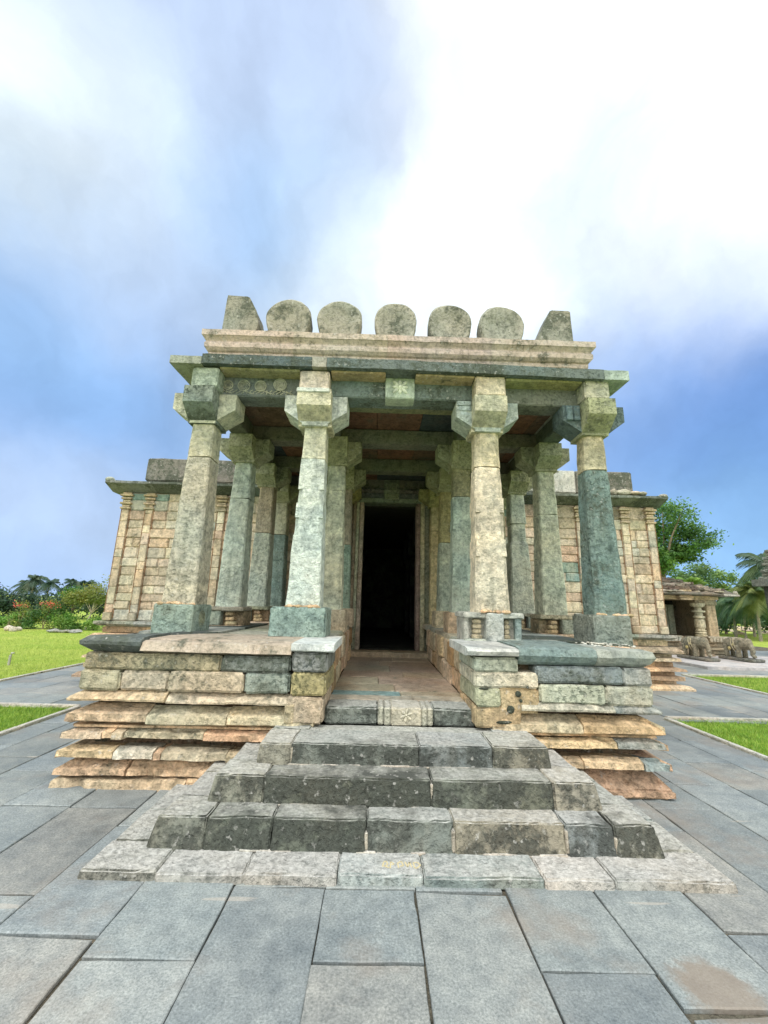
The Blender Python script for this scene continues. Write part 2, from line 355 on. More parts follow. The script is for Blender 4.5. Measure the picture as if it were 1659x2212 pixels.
def slate():
    m, n, p = newmat('slate_paving'); lk = n.links.new
    geo = n.nodes.new('ShaderNodeNewGeometry'); P = geo.outputs['Position']
    at = n.nodes.new('ShaderNodeAttribute'); at.attribute_name = 'tint'; c = at.outputs['Color']
    big = noi(n, P, 1.6, 5, .6); mid = noi(n, P, 9, 7, .7); fine = noi(n, P, 75, 5, .8)
    c = mixc(n, 1.0, c, mixc(n, ramp(n, big.outputs['Fac'], .3, .7), (.8, .84, .86), (1.14, 1.12, 1.08)), 'MULTIPLY')
    c = mixc(n, 1.0, c, mixc(n, ramp(n, mid.outputs['Fac'], .35, .65), (.8, .82, .84), (1.15, 1.15, 1.14)), 'MULTIPLY')
    c = mixc(n, ramp(n, fine.outputs['Fac'], .5, .62, 0, .7), c, mixc(n, 1.0, c, (.45, .5, .5), 'MULTIPLY'))
    c = mixc(n, ramp(n, fine.outputs['Fac'], .47, .36, 0, .7), c, mixc(n, 1.0, c, (1.5, 1.5, 1.5), 'MULTIPLY'))
    br = noi(n, P, 1.1, 6, .6); c = mixc(n, ramp(n, br.outputs['Fac'], .54, .68, 0, .45), c, (.26, .21, .165))
    wt = noi(n, P, .7, 5, .6); c = mixc(n, ramp(n, wt.outputs['Fac'], .5, .64, 0, .6), c, mixc(n, 1.0, c, (.55, .58, .62), 'MULTIPLY'))
    ca = n.nodes.new('ShaderNodeVectorMath'); ca.operation = 'DISTANCE'; ca.inputs[1].default_value = (2.02, 2.42, 0); lk(P, ca.inputs[0])
    cd = mth(n, 'ADD', ca.outputs['Value'], mth(n, 'MULTIPLY', mth(n, 'SUBTRACT', mid.outputs['Fac'], .5), .25)); c = mixc(n, ramp(n, cd, .22, .14, 0, .7), c, (.23, .185, .14))
    sc = noi(n, P, 3.5, 2, .5, (.35, 3, 1)); c = mixc(n, mth(n, 'MULTIPLY', ramp(n, sc.outputs['Fac'], .7, .73), .35), c, (.5, .45, .38))
    lk(c, p.inputs['Base Color']); lk(ramp(n, mid.outputs['Fac'], .3, .7, .5, .8), p.inputs['Roughness'])
    p.inputs['Specular IOR Level'].default_value = .35
    h = mth(n, 'ADD', mid.outputs['Fac'], mth(n, 'MULTIPLY', fine.outputs['Fac'], .5)); b = n.nodes.new('ShaderNodeBump'); b.inputs['Strength'].default_value = .6; b.inputs['Distance'].default_value = .008
    lk(h, b.inputs['Height']); lk(b.outputs[0], p.inputs['Normal']); return m
M_slate = slate()
def lawnmat():
    m, n, p = newmat('lawn'); lk = n.links.new
    geo = n.nodes.new('ShaderNodeNewGeometry'); P = geo.outputs['Position']
    a = noi(n, P, .35, 4); b_ = noi(n, P, 6, 5, .7); f = noi(n, P, 45, 3, .7)
    c = mixc(n, ramp(n, a.outputs['Fac'], .35, .65), (.25, .37, .06), (.38, .45, .11))
    c = mixc(n, 1.0, c, mixc(n, ramp(n, b_.outputs['Fac'], .3, .7), (.72, .8, .7), (1.25, 1.15, 1.1)), 'MULTIPLY')
    c = mixc(n, 1.0, c, mixc(n, ramp(n, f.outputs['Fac'], .35, .65), (.6, .7, .6), (1.3, 1.2, 1.2)), 'MULTIPLY')
    lk(c, p.inputs['Base Color']); p.inputs['Roughness'].default_value = .9; p.inputs['Specular IOR Level'].default_value = .1
    b = n.nodes.new('ShaderNodeBump'); b.inputs['Distance'].default_value = .03; b.inputs['Strength'].default_value = .7; lk(f.outputs['Fac'], b.inputs['Height']); lk(b.outputs[0], p.inputs['Normal']); return m
M_lawn = lawnmat()
M_soil = stone('soil', lich=0, bump=1.5)

# ---------------------------------------------------------------- colours (rgb, moss)
def jit(c, a=.08, m=None):
    k = 1+random.uniform(-a, a)*1.5
    return (c[0]*k*(1+random.uniform(-a, a)), c[1]*k, c[2]*k*(1+random.uniform(-a, a)), c[3] if m is None else m)
TAN = (.56, .46, .335, .2); OCH = (.60, .43, .285, .1); YEL = (.52, .47, .35, .2); GRN = (.32, .37, .34, .25); BLU = (.28, .33, .34, .3)
PALE = (.56, .55, .48, .1); CHAR = (.07, .085, .085, .6); PINK = (.52, .42, .37, .15); WARM = (.58, .50, .37, .08); GREY = (.36, .38, .36, .3)
STEPC = (.32, .33, .30, .55)

# ================================================================ SETTING
def quad(name, x0, x1, y0, y1, z, mat, col=(.2, .2, .2, .3), **k):
    mb = MB(); mb.add([(x0, y0, z), (x1, y0, z), (x1, y1, z), (x0, y1, z)], [(0, 1, 2, 3)], col)
    return mb.build(name, mat, **k)
mb = MB(); nn = 60
xs_ = [-600+1200*i/nn for i in range(nn+1)]
mb.add([(-700, -60, -.03), (700, -60, -.03), (700, 1400, -.03), (-700, 1400, -.03)], [(0, 1, 2, 3)], (.2, .2, .2, .3))
mb.build('ground', M_lawn, kind='structure')
# bed of dark soil under the flagstones, one sheet with the outline of the paved court
PAVED = [(-7.55, 7.45, 26), (-4.55, -4, 7.45), (5.25, -4, 7.6)]
mb = MB()
def sheet(x0, x1, y0, y1, z): mb.add([(x0, y0, z), (x1, y0, z), (x1, y1, z), (x0, y1, z)], [(0, 1, 2, 3)], (.13, .115, .09, .1))
sheet(-4.6, 5.3, -4, 7.4, -.024); sheet(-7.6, 9.25, 7.4, 24, -.024); sheet(9.25, 22, 12.5, 24, -.024); sheet(-16, -4.65, -4, -3, -.024)
mb.build('paving_bed', M_soil, kind='structure')
SL = [(.225, .25, .252), (.208, .234, .24), (.245, .264, .262), (.22, .245, .252), (.25, .256, .245), (.23, .25, .244)]
mb = MB()
def slab(x0, x1, y0, y1, d=True):
    if x1-x0 < .05 or y1-y0 < .05: return
    g = .003+random.uniform(0, .004); z = random.uniform(-.003, .003); k_ = random.uniform(.9, 1.2); c = tuple(q*k_ for q in random.choice(SL))+(.2,)
    tx, ty = random.uniform(-.003, .003), random.uniform(-.003, .003)
    o = [(x0+g, y0+g), (x1-g, y0+g), (x1-g, y1-g), (x0+g, y1-g)]
    o = [(a+random.uniform(-.006, .006), b+random.uniform(-.008, .008)) for a, b in o]
    if random.random() < .35:
        q = random.randrange(4); ccx, ccy = (x0+x1)/2, (y0+y1)/2; t_ = random.uniform(.02, .05); o[q] = (o[q][0]+(ccx-o[q][0])*t_, o[q][1]+(ccy-o[q][1])*t_*.6)
    # wobbling edges
    ring = []
    for i in range(4):
        a, b = o[i], o[(i+1) % 4]
        for k in range(5):
            t = k/5; w = noise.noise(Vector((a[0]*3+b[0]+t*4, a[1]*3+b[1], 2)))*.011 if k else 0
            dx, dy = b[0]-a[0], b[1]-a[1]; l = math.hypot(dx, dy) or 1
            ring.append((a[0]+dx*t-dy/l*w, a[1]+dy*t+dx/l*w))
    cx, cy = (x0+x1)/2, (y0+y1)/2; n = len(ring); vs = []
    for s, zz in ((1.0, -.023), (1.0, -.005), (.985, 0)):
        for a, b in ring: vs.append((cx+(a-cx)*s, cy+(b-cy)*s, zz+z+tx*(a-cx)+ty*(b-cy) if zz > -.02 else zz))
    fs = []
    for s in range(2):
        for i in range(n): j = (i+1) % n; fs.append((s*n+i, s*n+j, (s+1)*n+j, (s+1)*n+i))
    fs.append(tuple(2*n+i for i in range(n))); mb.add(vs, fs, c)
def yj(x0, x1, y0, y1, given=None):
    y = y0
    if given:
        for g in given:
            slab(x0, x1, y, g); y = g
    while y < y1-.02:
        l = random.choice([.6, .75, .9, 1.1, 1.2]); e = min(y+l, y1)
        if y1-e < .2: e = y1
        slab(x0, x1, y, e); y = e
W0 = .587; X0 = -.005+.02
given = {-3: [1.2, 2.72], -2: [1.3, 2.58, 3.35], -1: [1.3, 2.46], 0: [1.5, 3.05], 1: [1.6, 2.56, 3.1], 2: [1.4, 3.2], -4: [1.6, 3.0], 3: [1.2, 2.52, 3.2], 4: [2.33], 5: [1.5, 2.2]}
given = {-4: [1.6, 3.0], -3: [1.2, 2.7], -2: [1.4, 2.56], -1: [1.5, 3.12], 0: [1.6, 2.56, 3.12], 1: [1.4, 3.1], 2: [1.2, 2.52], 3: [2.33, 3.3], 4: [1.5, 2.8]}
k = -8
while X0+k*W0 < 5.25:
    a, b = X0+k*W0, X0+(k+1)*W0
    a2, b2 = max(a, -4.53), min(b, 5.25)
    if b2 > a2: yj(a2, b2, -1.0, 7.42, given.get(k))
    k += 1
x = -7.55
while x < 9.2:
    w = random.choice([.55, .6, .62]); yj(x, min(x+w, 9.2), 7.42, 20); x += w
x = 9.2
while x < 21:
    w = random.choice([.55, .6, .62]); yj(x, x+w, 12.55, 21); x += w
mb.build('paving', M_slate, kind='structure')
# kerbs
mb = MB(); KC = (.50, .48, .42, .2)
def kerb(x0, x1, y0, y1, h=.035): block(mb, x0, x1, y0, y1, -.028, h, jit(KC, .05), cell=.5, bev=.008, amp=.003)
def kerbrun(ax, c, a, b):
    while a < b:
        e = min(a+.9, b)
        if ax == 'y': kerb(c-.04, c+.04, a+.003, e-.003)
        else: kerb(a+.003, e-.003, c-.04, c+.04)
        a = e
kerbrun('y', -4.57, -1, 7.38); kerbrun('x', 7.42, -16, -4.6); kerbrun('y', 5.29, -1, 7.5); kerbrun('x', 7.55, 5.33, 16)
kerbrun('y', -7.6, 7.5, 23); kerbrun('y', 9.25, 7.62, 12.5); kerbrun('x', 12.52, 9.3, 22)
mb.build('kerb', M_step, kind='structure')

# ================================================================ TEMPLE
TX = .566
temple = empty('temple', (TX, 7.5, 0), label='old stone temple with open pillared porch, disc-shaped roof stones and a dark doorway', cat='temple')
YF = 4.5; XL, XR = -2.73, 3.21
# ---- layered plinth of the porch
def course(name, prof, joints_l, joints_r, cols, mat=M_plinth, joints_side=1.1, amp=.007, profR=None):
    mb = MB(); ci = 0
    for side, js in ((0, joints_l), (1, joints_r)):
        pf = prof if side == 0 or profR is None else profR
        for i in range(len(js)-1):
            a, b = js[i]+.004, js[i+1]-.004
            dy = random.uniform(-.016, .012); dz = random.uniform(-.008, .008)
            poly = [(YF-o+(dy if o > -.3 else 0), z+(dz if o > -.3 else 0)) for o, z in pf]
            m0 = 1 if (side == 0 and i == 0) else 0; m1 = 1 if (side == 1 and i == len(js)-2) else 0
            extr(mb, poly, 'x', a, b, cols[ci % len(cols)], cell=.045, amp=amp, mit0=m0, mit1=m1, o_ref=YF, chip=.1); ci += 1
    for sx, xw in ((-1, XL), (1, XR)):
        pf = prof if sx < 0 or profR is None else profR
        y = YF; first = True
        while y < 9.9:
            e = min(y+random.uniform(.8, 1.5), 10.0)
            poly = [(xw+sx*o, z) for o, z in pf]
            vs0 = len(mb.v)
            extr(mb, poly, 'y', y+.004, e-.004, jit(random.choice(cols), .05), cell=.12, amp=amp)
            if first:      # mitre the first stone into the corner
                for q in range(vs0, len(mb.v)):
                    v = mb.v[q]; t = max(0, 1-(v[1]-YF)/.6)
                    mb.v[q] = (v[0], v[1]-t*abs(v[0]-xw)*(1 if (v[0]-xw)*sx > 0 else -1), v[2])
                first = False
            y = e
    return build2(mb, name, mat, temple)
B = -.34
course('plinth_course', [(B, .865), (-.07, .86), (.02, .812), (.04, .79), (.035, .772), (-.02, .758), (B, .758)],
       [XL, -1.81, -1.2, -.56], [1.8, 2.77, XR], [jit(TAN, m=.1), jit(WARM, m=.05), jit(TAN, m=.2), jit(PALE, m=.1), jit(GREY, m=.25)])
course('plinth_course', [(B, .69), (-.16, .69), (-.12, .722), (-.02, .675), (-.01, .672), (.035, .65), (.04, .585), (-.0, .565), (B, .56)],
       [XL, -1.97, -1.17, -.3], [1.5, 2.42, XR], [jit(OCH, m=.02), jit(YEL, m=.3), jit(WARM, m=.02), jit(YEL, m=.15), jit(OCH, m=.05)])
course('plinth_course', [(B, .556), (-.02, .55), (-.015, .53), (B, .526)], [XL, -1.9, -.5], [1.7, XR], [OCH, OCH], amp=.003)
course('plinth_course', [(B, .50), (-.12, .50), (-.05, .515), (.045, .492), (.05, .44), (-.01, .428), (B, .425)],
       [XL, -2.38, -2.28, -2.17, -1.38, -.7], [1.9, 2.75, XR], [jit(TAN, m=.2), OCH, jit(TAN), jit(YEL, m=.3), jit(OCH, m=.1), jit(OCH, m=.05), jit(GREY, m=.25)], amp=.01)
course('plinth_course', [(B, .33), (-.1, .33), (-.04, .348), (.055, .318), (.06, .262), (-.01, .25), (B, .248)],
       [XL, -2.23, -1.84, -1.77, -1.13, -.8], [1.9, 2.39, 2.99, XR], [jit(OCH, m=.15), jit(PALE, m=.1), jit(OCH, m=0), jit(TAN, m=.15), jit(TAN), jit(OCH, m=.02), jit(TAN, m=.1), jit(BLU, m=.1)], amp=.011)
course('plinth_course', [(B, .20), (-.14, .20), (-.09, .225), (.045, .158), (.05, .108), (.02, .1), (B, .098)],
       [XL, -2.09, -1.32, -.9], [2.2, XR], [jit(OCH, m=.3), jit(OCH, m=0), jit(OCH, m=.1), (.46, .31, .22, .1)], amp=.009,
       profR=[(B, .24), (-.1, .235), (.04, .09), (.04, .072), (.06, .068), (.06, .02), (B, .018)])
course('plinth_course', [(B, .085), (.02, .082), (.045, .06), (.05, -.02), (B, -.022)], [XL, -1.5, -.9], [2.2, XR], [jit(OCH, m=.05), OCH, OCH, GREY],
       profR=[(B, .016), (.0, .012), (.02, .004), (.02, -.02), (B, -.022)])
# recessed core behind the courses
mb = MB()
for a, b in ((XL+.14, -.3), (1.5, XR-.14)):
    block(mb, a, b, YF+.20, 10.1, -.02, 1.3, (.22, .15, .10, .5), cell=.4, amp=.006)
build2(mb, 'plinth_core', M_plinth, temple)
# upright band of the plinth
mb = MB()
def wl(x0, x1, z0, z1, c, d=0, amp=.011, y0=YF, bev=.022): block(mb, x0+.004, x1-.004, y0+d, y0+d+.4, z0+.003, z1-.003, c, cell=.055, bev=bev, amp=amp)
wl(XL+.02, -1.30, 1.065, 1.235, jit(TAN, m=.6), .01); wl(-1.31, -.57, 1.07, 1.235, jit(GREY, m=.8), .0)
wl(XL, -2.31, .87, 1.07, jit(YEL, m=.1)); wl(-2.31, -1.82, .87, 1.065, jit(WARM, m=.2), .01); wl(-1.82, -1.04, .868, 1.07, jit(YEL, m=.45), -.008); wl(-1.04, -.57, .868, 1.07, jit((.42, .45, .39, .25), m=.4))
wl(1.97, 2.90, 1.035, 1.21, jit(BLU, m=.5)); wl(2.9, XR, 1.03, 1.21, jit(GREY, m=.2), .005)
wl(2.0, 2.70, .835, 1.03, jit(PALE, m=.42), -.004); wl(2.7, XR-.003, .83, 1.03, jit((.44, .44, .38, .2)), .006)
# sides
for sx, xw in ((-1, XL), (1, XR)):
    for z0, z1 in ((.87, 1.065), (1.07, 1.235)):
        y = YF+.42
        while y < 9.9:
            e = min(10.0, y+random.uniform(.5, 1.0)); a, b = (xw, xw+.35) if sx < 0 else (xw-.35, xw)
            block(mb, a, b, y+.004, e-.004, z0+.003, z1-.003, jit(random.choice([TAN, YEL, WARM])), cell=.12, bev=.02, amp=.009); y = e
build2(mb, 'plinth_band', M_plinth, temple)
# piers either side of the entrance, with mortar
mb = MB()
def pr(x0, x1, y0, y1, z0, z1, c, amp=.01): block(mb, x0, x1, y0, y1, z0, z1, c, cell=.055, bev=.02, amp=amp)
YP = 4.47
pr(-.56, -.19, YP, 5.3, 1.09, 1.285, jit(GREY, m=.62)); pr(-.56, -.2, YP, 5.3, .86, 1.085, jit((.46, .38, .22, .45)))
pr(-.585, -.215, YP-.005, 5.3, .6, .855, jit(TAN, m=.1)); pr(-.6, -.5, YP-.02, 4.7, .6, .8, jit(TAN, m=.25))
pr(1.33, 1.79, YP, 5.3, 1.14, 1.285, jit((.44, .45, .40, .2))); pr(1.335, 1.985, YP+.005, 5.3, .985, 1.135, jit(PALE, m=.2))
pr(1.34, 1.6, YP, 5.3, .80, .98, jit(YEL, m=.1), .014)
pr(1.585, 2.0, YP+.025, 5.3, .745, .985, (.52, .41, .26, 0), .004); pr(1.33, 1.8, YP+.012, 5.3, .6, .8, (.54, .40, .25, 0.02), .006)
for sx, xa in ((-1, -.21), (1, 1.36)):      # passage side walls
    for z0, z1 in ((.72, .98), (.985, 1.3)):
        y = 5.31
        while y < 8.8:
            e = min(8.9, y+random.uniform(.35, .8)); d = random.uniform(-.015, .02)
            pr(*((xa-.3-.0, xa+d) if sx < 0 else (xa+d, xa+.3)), y+.004, e-.004, z0, z1, jit(random.choice([OCH, TAN, (.42, .27, .15, .1)]), m=.1), .015); y = e
# holes fallen out of the mortar: near-black lumps, the holes' shade put into their colour
for hx, hz, r in ((1.78, .93, .035), (1.69, .785, .045), (1.80, .865, .018), (1.88, 1.0, .016), (1.42, .975, .03), (1.62, .66, .05)):
    pts = [(hx+r*(1.2 if i % 2 else .75)*math.cos(i*.785)*(1.3 if hz in (.975, .66) else 1), YP-.0008 if hz != .93 and hz != .865 and hz != 1.0 and hz != .785 else YP+.0135, hz+r*random.uniform(.6, 1.1)*math.sin(i*.785)*(.45 if hz in (.975, .66) else 1)) for i in range(8)]
    ell(mb, (hx, YP+.012, hz), (r*(1.7 if hz in (.975, .66) else .9), .02, r*(.35 if hz in (.975, .66) else .9)), (.02, .014, .01, .9), amp=.01)
build2(mb, 'entrance_pier', M_plinth, temple)
# cap slabs of the plinth
mb = MB()
def slabx(x0, x1, prof, c, amp=.008, m0=0, m1=0): extr(mb, [(YF-o, z) for o, z in prof], 'x', x0, x1, c, cell=.055, amp=amp, mit0=m0, mit1=m1, o_ref=YF)
slabx(XL, -2.14, [(-1.0, 1.40), (-.12, 1.40), (-.02, 1.395), (.035, 1.35), (.03, 1.315), (-.07, 1.235), (-.4, 1.23), (-1.0, 1.23)], (.11, .13, .13, .45), .012, m0=1)
slabx(-2.13, -.575, [(-1.0, 1.375), (-.13, 1.375), (-.12, 1.36), (-.05, 1.362), (.0, 1.345), (.035, 1.262), (-.03, 1.25), (-.06, 1.236), (-1.0, 1.235)], (.46, .38, .31, .42), .006)
slabx(-.57, -.13, [(-1.0, 1.378), (-.05, 1.378), (.06, 1.372), (.07, 1.31), (.03, 1.295), (-1.0, 1.29)], (.50, .53, .53, .05), .004)
slabx(1.25, 1.79, [(-1.0, 1.38), (-.05, 1.38), (.05, 1.372), (.08, 1.345), (.06, 1.305), (-.02, 1.29), (-1.0, 1.29)], (.44, .46, .46, .15), .004)
slabx(1.80, 2.62, [(-1.0, 1.395), (-.06, 1.395), (.02, 1.375), (.04, 1.31), (-.0, 1.25), (-.05, 1.215), (-1.0, 1.213)], (.19, .25, .25, .35), .006)
slabx(2.625, XR-.01, [(-1.0, 1.395), (-.06, 1.395), (.02, 1.372), (.04, 1.31), (-.0, 1.25), (-.05, 1.215), (-1.0, 1.213)], (.30, .33, .31, .35), .008, m1=1)
for sx, xw in ((-1, XL), (1, XR)):
    y = YF+1.0
    while y < 9.9:
        e = min(10.0, y+random.uniform(.9, 1.5)); extr(mb, [(xw-sx*1.0, 1.39), (xw, 1.38), (xw+sx*.035, 1.34), (xw-sx*.04, 1.237), (xw-sx*1.0, 1.236)][::sx*-1], 'y', y+.004, e-.004, jit(random.choice([CHAR, GREY, TAN])), cell=.12); y = e
# terrace floor flags
for a, b in ((XL+.9, -.24), (1.4, XR-.9)):
    y = 5.52
    while y < 10: e = min(10.1, y+.8); block(mb, a, b, y+.004, e-.004, 1.25, 1.36, jit((.34, .33, .27, .15)), cell=.2, amp=.004); y = e
build2(mb, 'plinth_cap', M_roof, temple)
# scratched letters on the pale cap slab
mb = MB()
def stroke(pts, w, off, mbx):
    for (a, b), (c, d) in zip(pts[:-1], pts[1:]):
        l = math.hypot(c-a, d-b) or 1; nx, ny = -(d-b)/l*w, (c-a)/l*w
        vs = [off(a+nx, b+ny), off(c+nx, d+ny), off(c-nx, d-ny), off(a-nx, b-ny)]
        vs2 = [(p[0], p[1]+.004, p[2]) for p in vs]
        mbx.add(vs+vs2, [(0, 1, 2, 3), (7, 6, 5, 4), (0, 4, 5, 1), (1, 5, 6, 2), (2, 6, 7, 3), (3, 7, 4, 0)], (.1, .1, .1, 0))
lo = lambda a, b: (-.535+a*.13, YF-.077-.0, 1.313+b*.06)
for g in ([(0, .9), (.02, .1), (.1, .05)], [(.18, .1), (.2, .7), (.32, .7), (.33, .15)], [(.2, .4), (.32, .4)], [(.42, 1.0), (.52, .7)], [(.62, .95), (.7, 1.15), (.8, 1.0), (.78, .7), (.62, .65), (.62, .95)], [(.85, 1.1), (.86, .8)], [(.82, .15), (.9, .4), (.98, .15), (.82, .15)]):
    stroke(g, .0028, lo, mb)
mb.build('scratched_lettering', M_ink, temple)

# ---- stairs (a thing of its own: built against the plinth)
stairs = empty('stone_staircase', (TX, 3.8, 0), label='broad worn stone steps with mossy dark risers climbing to the porch entrance', cat='steps')
def step(z0, z1, y, xj, cols, xe0, xe1, bat, yb=4.6, depth=.36, side=.4, amp=.009):
    mb = MB()
    zc = z1
    def wp(px, py, pz):
        t = max(0, min(1, (pz-z0)/(z1-z0))); k = bat*t
        if px < TX-.9 and abs(px-xe0) < .3: px += k*(1-min(1, abs(px-xe0)/.3))
        if px > TX+.9 and abs(px-xe1) < .3: px -= k*(1-min(1, abs(px-xe1)/.3))
        if py < y+.2: py += k*(1-max(0, min(1, (py-y)/.2)))
        return (px, py, pz)
    for i in range(len(xj)-1):
        d = random.uniform(-.008, .008); dz = random.uniform(-.006, .004)
        block(mb, xj[i]+.002, xj[i+1]-.002, y+d, y+depth+random.uniform(-.02, .02), z0-.02, z1+dz, cols[i % len(cols)], cell=.04, bev=.012, amp=amp, warp=wp)
    for sx, xe in ((-1, xe0), (1, xe1)):
        yy = y+depth+.006
        while yy < yb-.05:
            e = min(yb, yy+random.uniform(.45, .7)); a, b = (xe, xe+side) if sx < 0 else (xe-side, xe)
            block(mb, a, b, yy+.004, e-.004, z0-.02, z1-.003, jit(STEPC), cell=.06, bev=.018, amp=amp, warp=wp); yy = e
    block(mb, xe0+side-.03, xe1-side+.03, y+depth-.03, yb, z0-.01, z1-.018, jit(GREY), cell=.2, amp=.004)

    for jx in (xj[1:-1] if z0 > .05 else []):
        if random.random() < .45: block(mb, jx-.010, jx+.014, y+.012, y+.1, z0, z1-random.uniform(.03, .08), (.42, .38, .32, .2), cell=.03, bev=.006, amp=.01)
    for i in range(9 if z0 > .05 else 0):
        x_ = random.uniform(xe0+.1, xe1-.3); block(mb, x_, x_+random.uniform(.1, .3), y-.006, y+.03, z0-.012, z0+random.uniform(.0, .008), (.46, .42, .37, .1), cell=.03, bev=.004, amp=.007)
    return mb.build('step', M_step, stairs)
sc_ = [(.31, .31, .26, .75), (.26, .275, .22, .95), (.35, .34, .28, .65), (.27, .30, .275, .8), (.38, .36, .30, .55), (.29, .32, .325, .75), (.23, .25, .2, 1.0)]  # mossy riser stone, with the risers' shade also put into the tint
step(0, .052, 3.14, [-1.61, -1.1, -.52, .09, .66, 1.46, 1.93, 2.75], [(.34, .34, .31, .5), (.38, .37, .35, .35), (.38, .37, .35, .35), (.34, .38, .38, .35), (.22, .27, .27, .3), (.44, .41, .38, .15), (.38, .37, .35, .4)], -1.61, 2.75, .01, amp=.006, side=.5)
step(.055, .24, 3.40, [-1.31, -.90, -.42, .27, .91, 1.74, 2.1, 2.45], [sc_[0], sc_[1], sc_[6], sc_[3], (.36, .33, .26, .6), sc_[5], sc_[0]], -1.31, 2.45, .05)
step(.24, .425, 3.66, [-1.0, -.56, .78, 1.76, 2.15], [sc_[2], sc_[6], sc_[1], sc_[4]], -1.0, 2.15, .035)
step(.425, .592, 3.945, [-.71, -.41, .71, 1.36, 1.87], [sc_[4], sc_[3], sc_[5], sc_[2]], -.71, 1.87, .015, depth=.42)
# faded yellow characters on the lowest slab
mb = MB()
yl = lambda a, b: (.39+a*.26, 3.225+b*.08, .0545)
for g in ([(0, .2), (.03, .8), (.1, 1), (.14, .5), (.05, .3), (.16, .1)], [(.2, 0), (.22, .9), (.3, .6), (.24, .45)], [(.42, .1), (.4, .7), (.5, 1), (.55, .4), (.46, .3)], [(.6, .9), (.66, .2), (.72, .9), (.76, .2)], [(.84, .1), (.82, .8), (.93, .9), (1.0, .5), (.9, .1), (.84, .1)]):
    for (a, b), (c, d) in zip(g[:-1], g[1:]):
        p, q = Vector(yl(a, b)), Vector(yl(c, d)); t = (q-p).normalized(); nrm = Vector((-t.y, t.x, 0))*.005
        h = Vector((0, 0, .002)); vs = [p+nrm, q+nrm, q-nrm, p-nrm]; vs = vs+[v+h for v in vs]
        mb.add(vs, [(3, 2, 1, 0), (4, 5, 6, 7), (0, 1, 5, 4), (1, 2, 6, 5), (2, 3, 7, 6), (3, 0, 4, 7)], (.1, .1, .1, 0))
mb.build('painted_characters', M_paint, stairs)

# ---- entrance threshold with its lotus
mb = MB(); Y5 = 4.65
block(mb, -.215, .345, Y5, 5.0, .56, .735, (.31, .34, .31, .75), cell=.045, bev=.02, amp=.009)
block(mb, .92, 1.37, Y5, 5.0, .56, .737, (.30, .33, .30, .7), cell=.045, bev=.02, amp=.009)
block(mb, .48, .80, Y5-.03, 5.0, .565, .742, (.50, .46, .37, .15), cell=.04, bev=.012, amp=.004)
for a, b, c in ((.345, .405, 0), (.41, .478, .012), (.802, .86, .012), (.862, .92, 0)):
    block(mb, a, b, Y5-.022-c, 5.0, .566, .740, (.42, .41, .34, .3), cell=.04, bev=.012, amp=.004)
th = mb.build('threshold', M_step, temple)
mb = MB(); LC = (.58, .54, .44, .02)
for i in range(6):
    a = i*math.pi/3+.35; mb_c = (.64+.038*math.cos(a), Y5-.034, .672+.038*math.sin(a))
    ell(mb, mb_c, (.03, .012, .0135), LC, rot=Matrix.Rotation(-a, 3, 'Y'))
ell(mb, (.64, Y5-.038, .672), (.014, .014, .014), LC)
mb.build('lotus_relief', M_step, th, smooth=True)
# passage floor
mb = MB()
y = 5.005; js = [5.25, 5.5, 5.95, 6.5, 7.0, 7.7, 8.3, 8.9]
for i, e in enumerate(js):
    cs = [random.uniform(.3, .9)] if i not in (1,) else [.62]
    xx = [-.22]+cs+[1.37]
    for a, b in zip(xx[:-1], xx[1:]):
        c = jit((.32, .27, .21, .2), .1)
        if i == 1 and a < 0: c = (.17, .26, .27, .1)
        if i == 0: c = jit((.36, .34, .30, .1), .04)
        block(mb, a+.003, b-.003, y+.003, e-.003, .6, .738-.02*(y-4.6)/4.3+random.uniform(-.003, .003), c, cell=.12, bev=.01, amp=.004)
    y = e
block(mb, -.3, 1.5, 8.9, 9.25, .6, .815, (.34, .28, .2, .1), cell=.08, bev=.02, amp=.006)
for a in (.45, .78, .95): block(mb, a, a+.06, 8.88, 9.2, .62, .81, (.36, .3, .22, .1), cell=.06, bev=.01, amp=.003)
block(mb, -.5, 1.7, 9.25, 10.3, .6, .72, (.34, .25, .17, .2), cell=.3, amp=.004)
mb.build('passage_floor', M_floor, temple)

# ---- pillars
NECK = 4.21
PG = 'pillars of the temple porch'
def oct_ring(cx, cy, z, hw, hd, ch, n=4):
    pts = []
    c = [(hw-ch, -hd), (hw, -hd+ch), (hw, hd-ch), (hw-ch, hd), (-hw+ch, hd), (-hw, hd-ch), (-hw, -hd+ch), (-hw+ch, -hd)]
    for i in range(8):
        a, b = c[i], c[(i+1) % 8]; m = n if i % 2 == 1 or True else 1
        m = 5 if math.hypot(b[0]-a[0], b[1]-a[1]) > .12 else 1
        for k in range(5): pts.append((cx+a[0]+(b[0]-a[0])*k/5, cy+a[1]+(b[1]-a[1])*k/5, z))
    return pts
def shaft(mb, cx, cy, z0, z1, w0, w1, col, chs, off, amp=.009, shoulder=None):
    """chs: list of (z_from, chamfer) bands"""
    zs = []; z = z0
    while z < z1-.03: zs.append(z); z += .06
    zs.append(z1)
    marks = [b[0] for b in chs if z0 < b[0] < z1]
    rings = []
    def chat(z):
        c = chs[0][1]
        for zf, cc in chs:
            if z >= zf-1e-6: c = cc
        return c
    allz = sorted(set(zs+marks)); 
    for z in allz:
        t = (z-1.73)/(NECK-1.73); hw = (w0+(w1-w0)*t)/2; rag = lambda c_: c_+max(0, noise.noise(Vector((z*4+off, 3, 1)))+.1)*.022
        if shoulder and z > shoulder: hw = max(w1/2, hw-.0-(z-shoulder)*.6)
        if z in marks:
            cprev = chat(z-.001)
            rings.append([disp(p, amp, off) for p in oct_ring(cx, cy, z-.0005, hw, hw, rag(cprev))])
        rings.append([disp(p, amp, off) for p in oct_ring(cx, cy, z, hw, hw, rag(chat(z)))])
    loft(mb, rings, col)
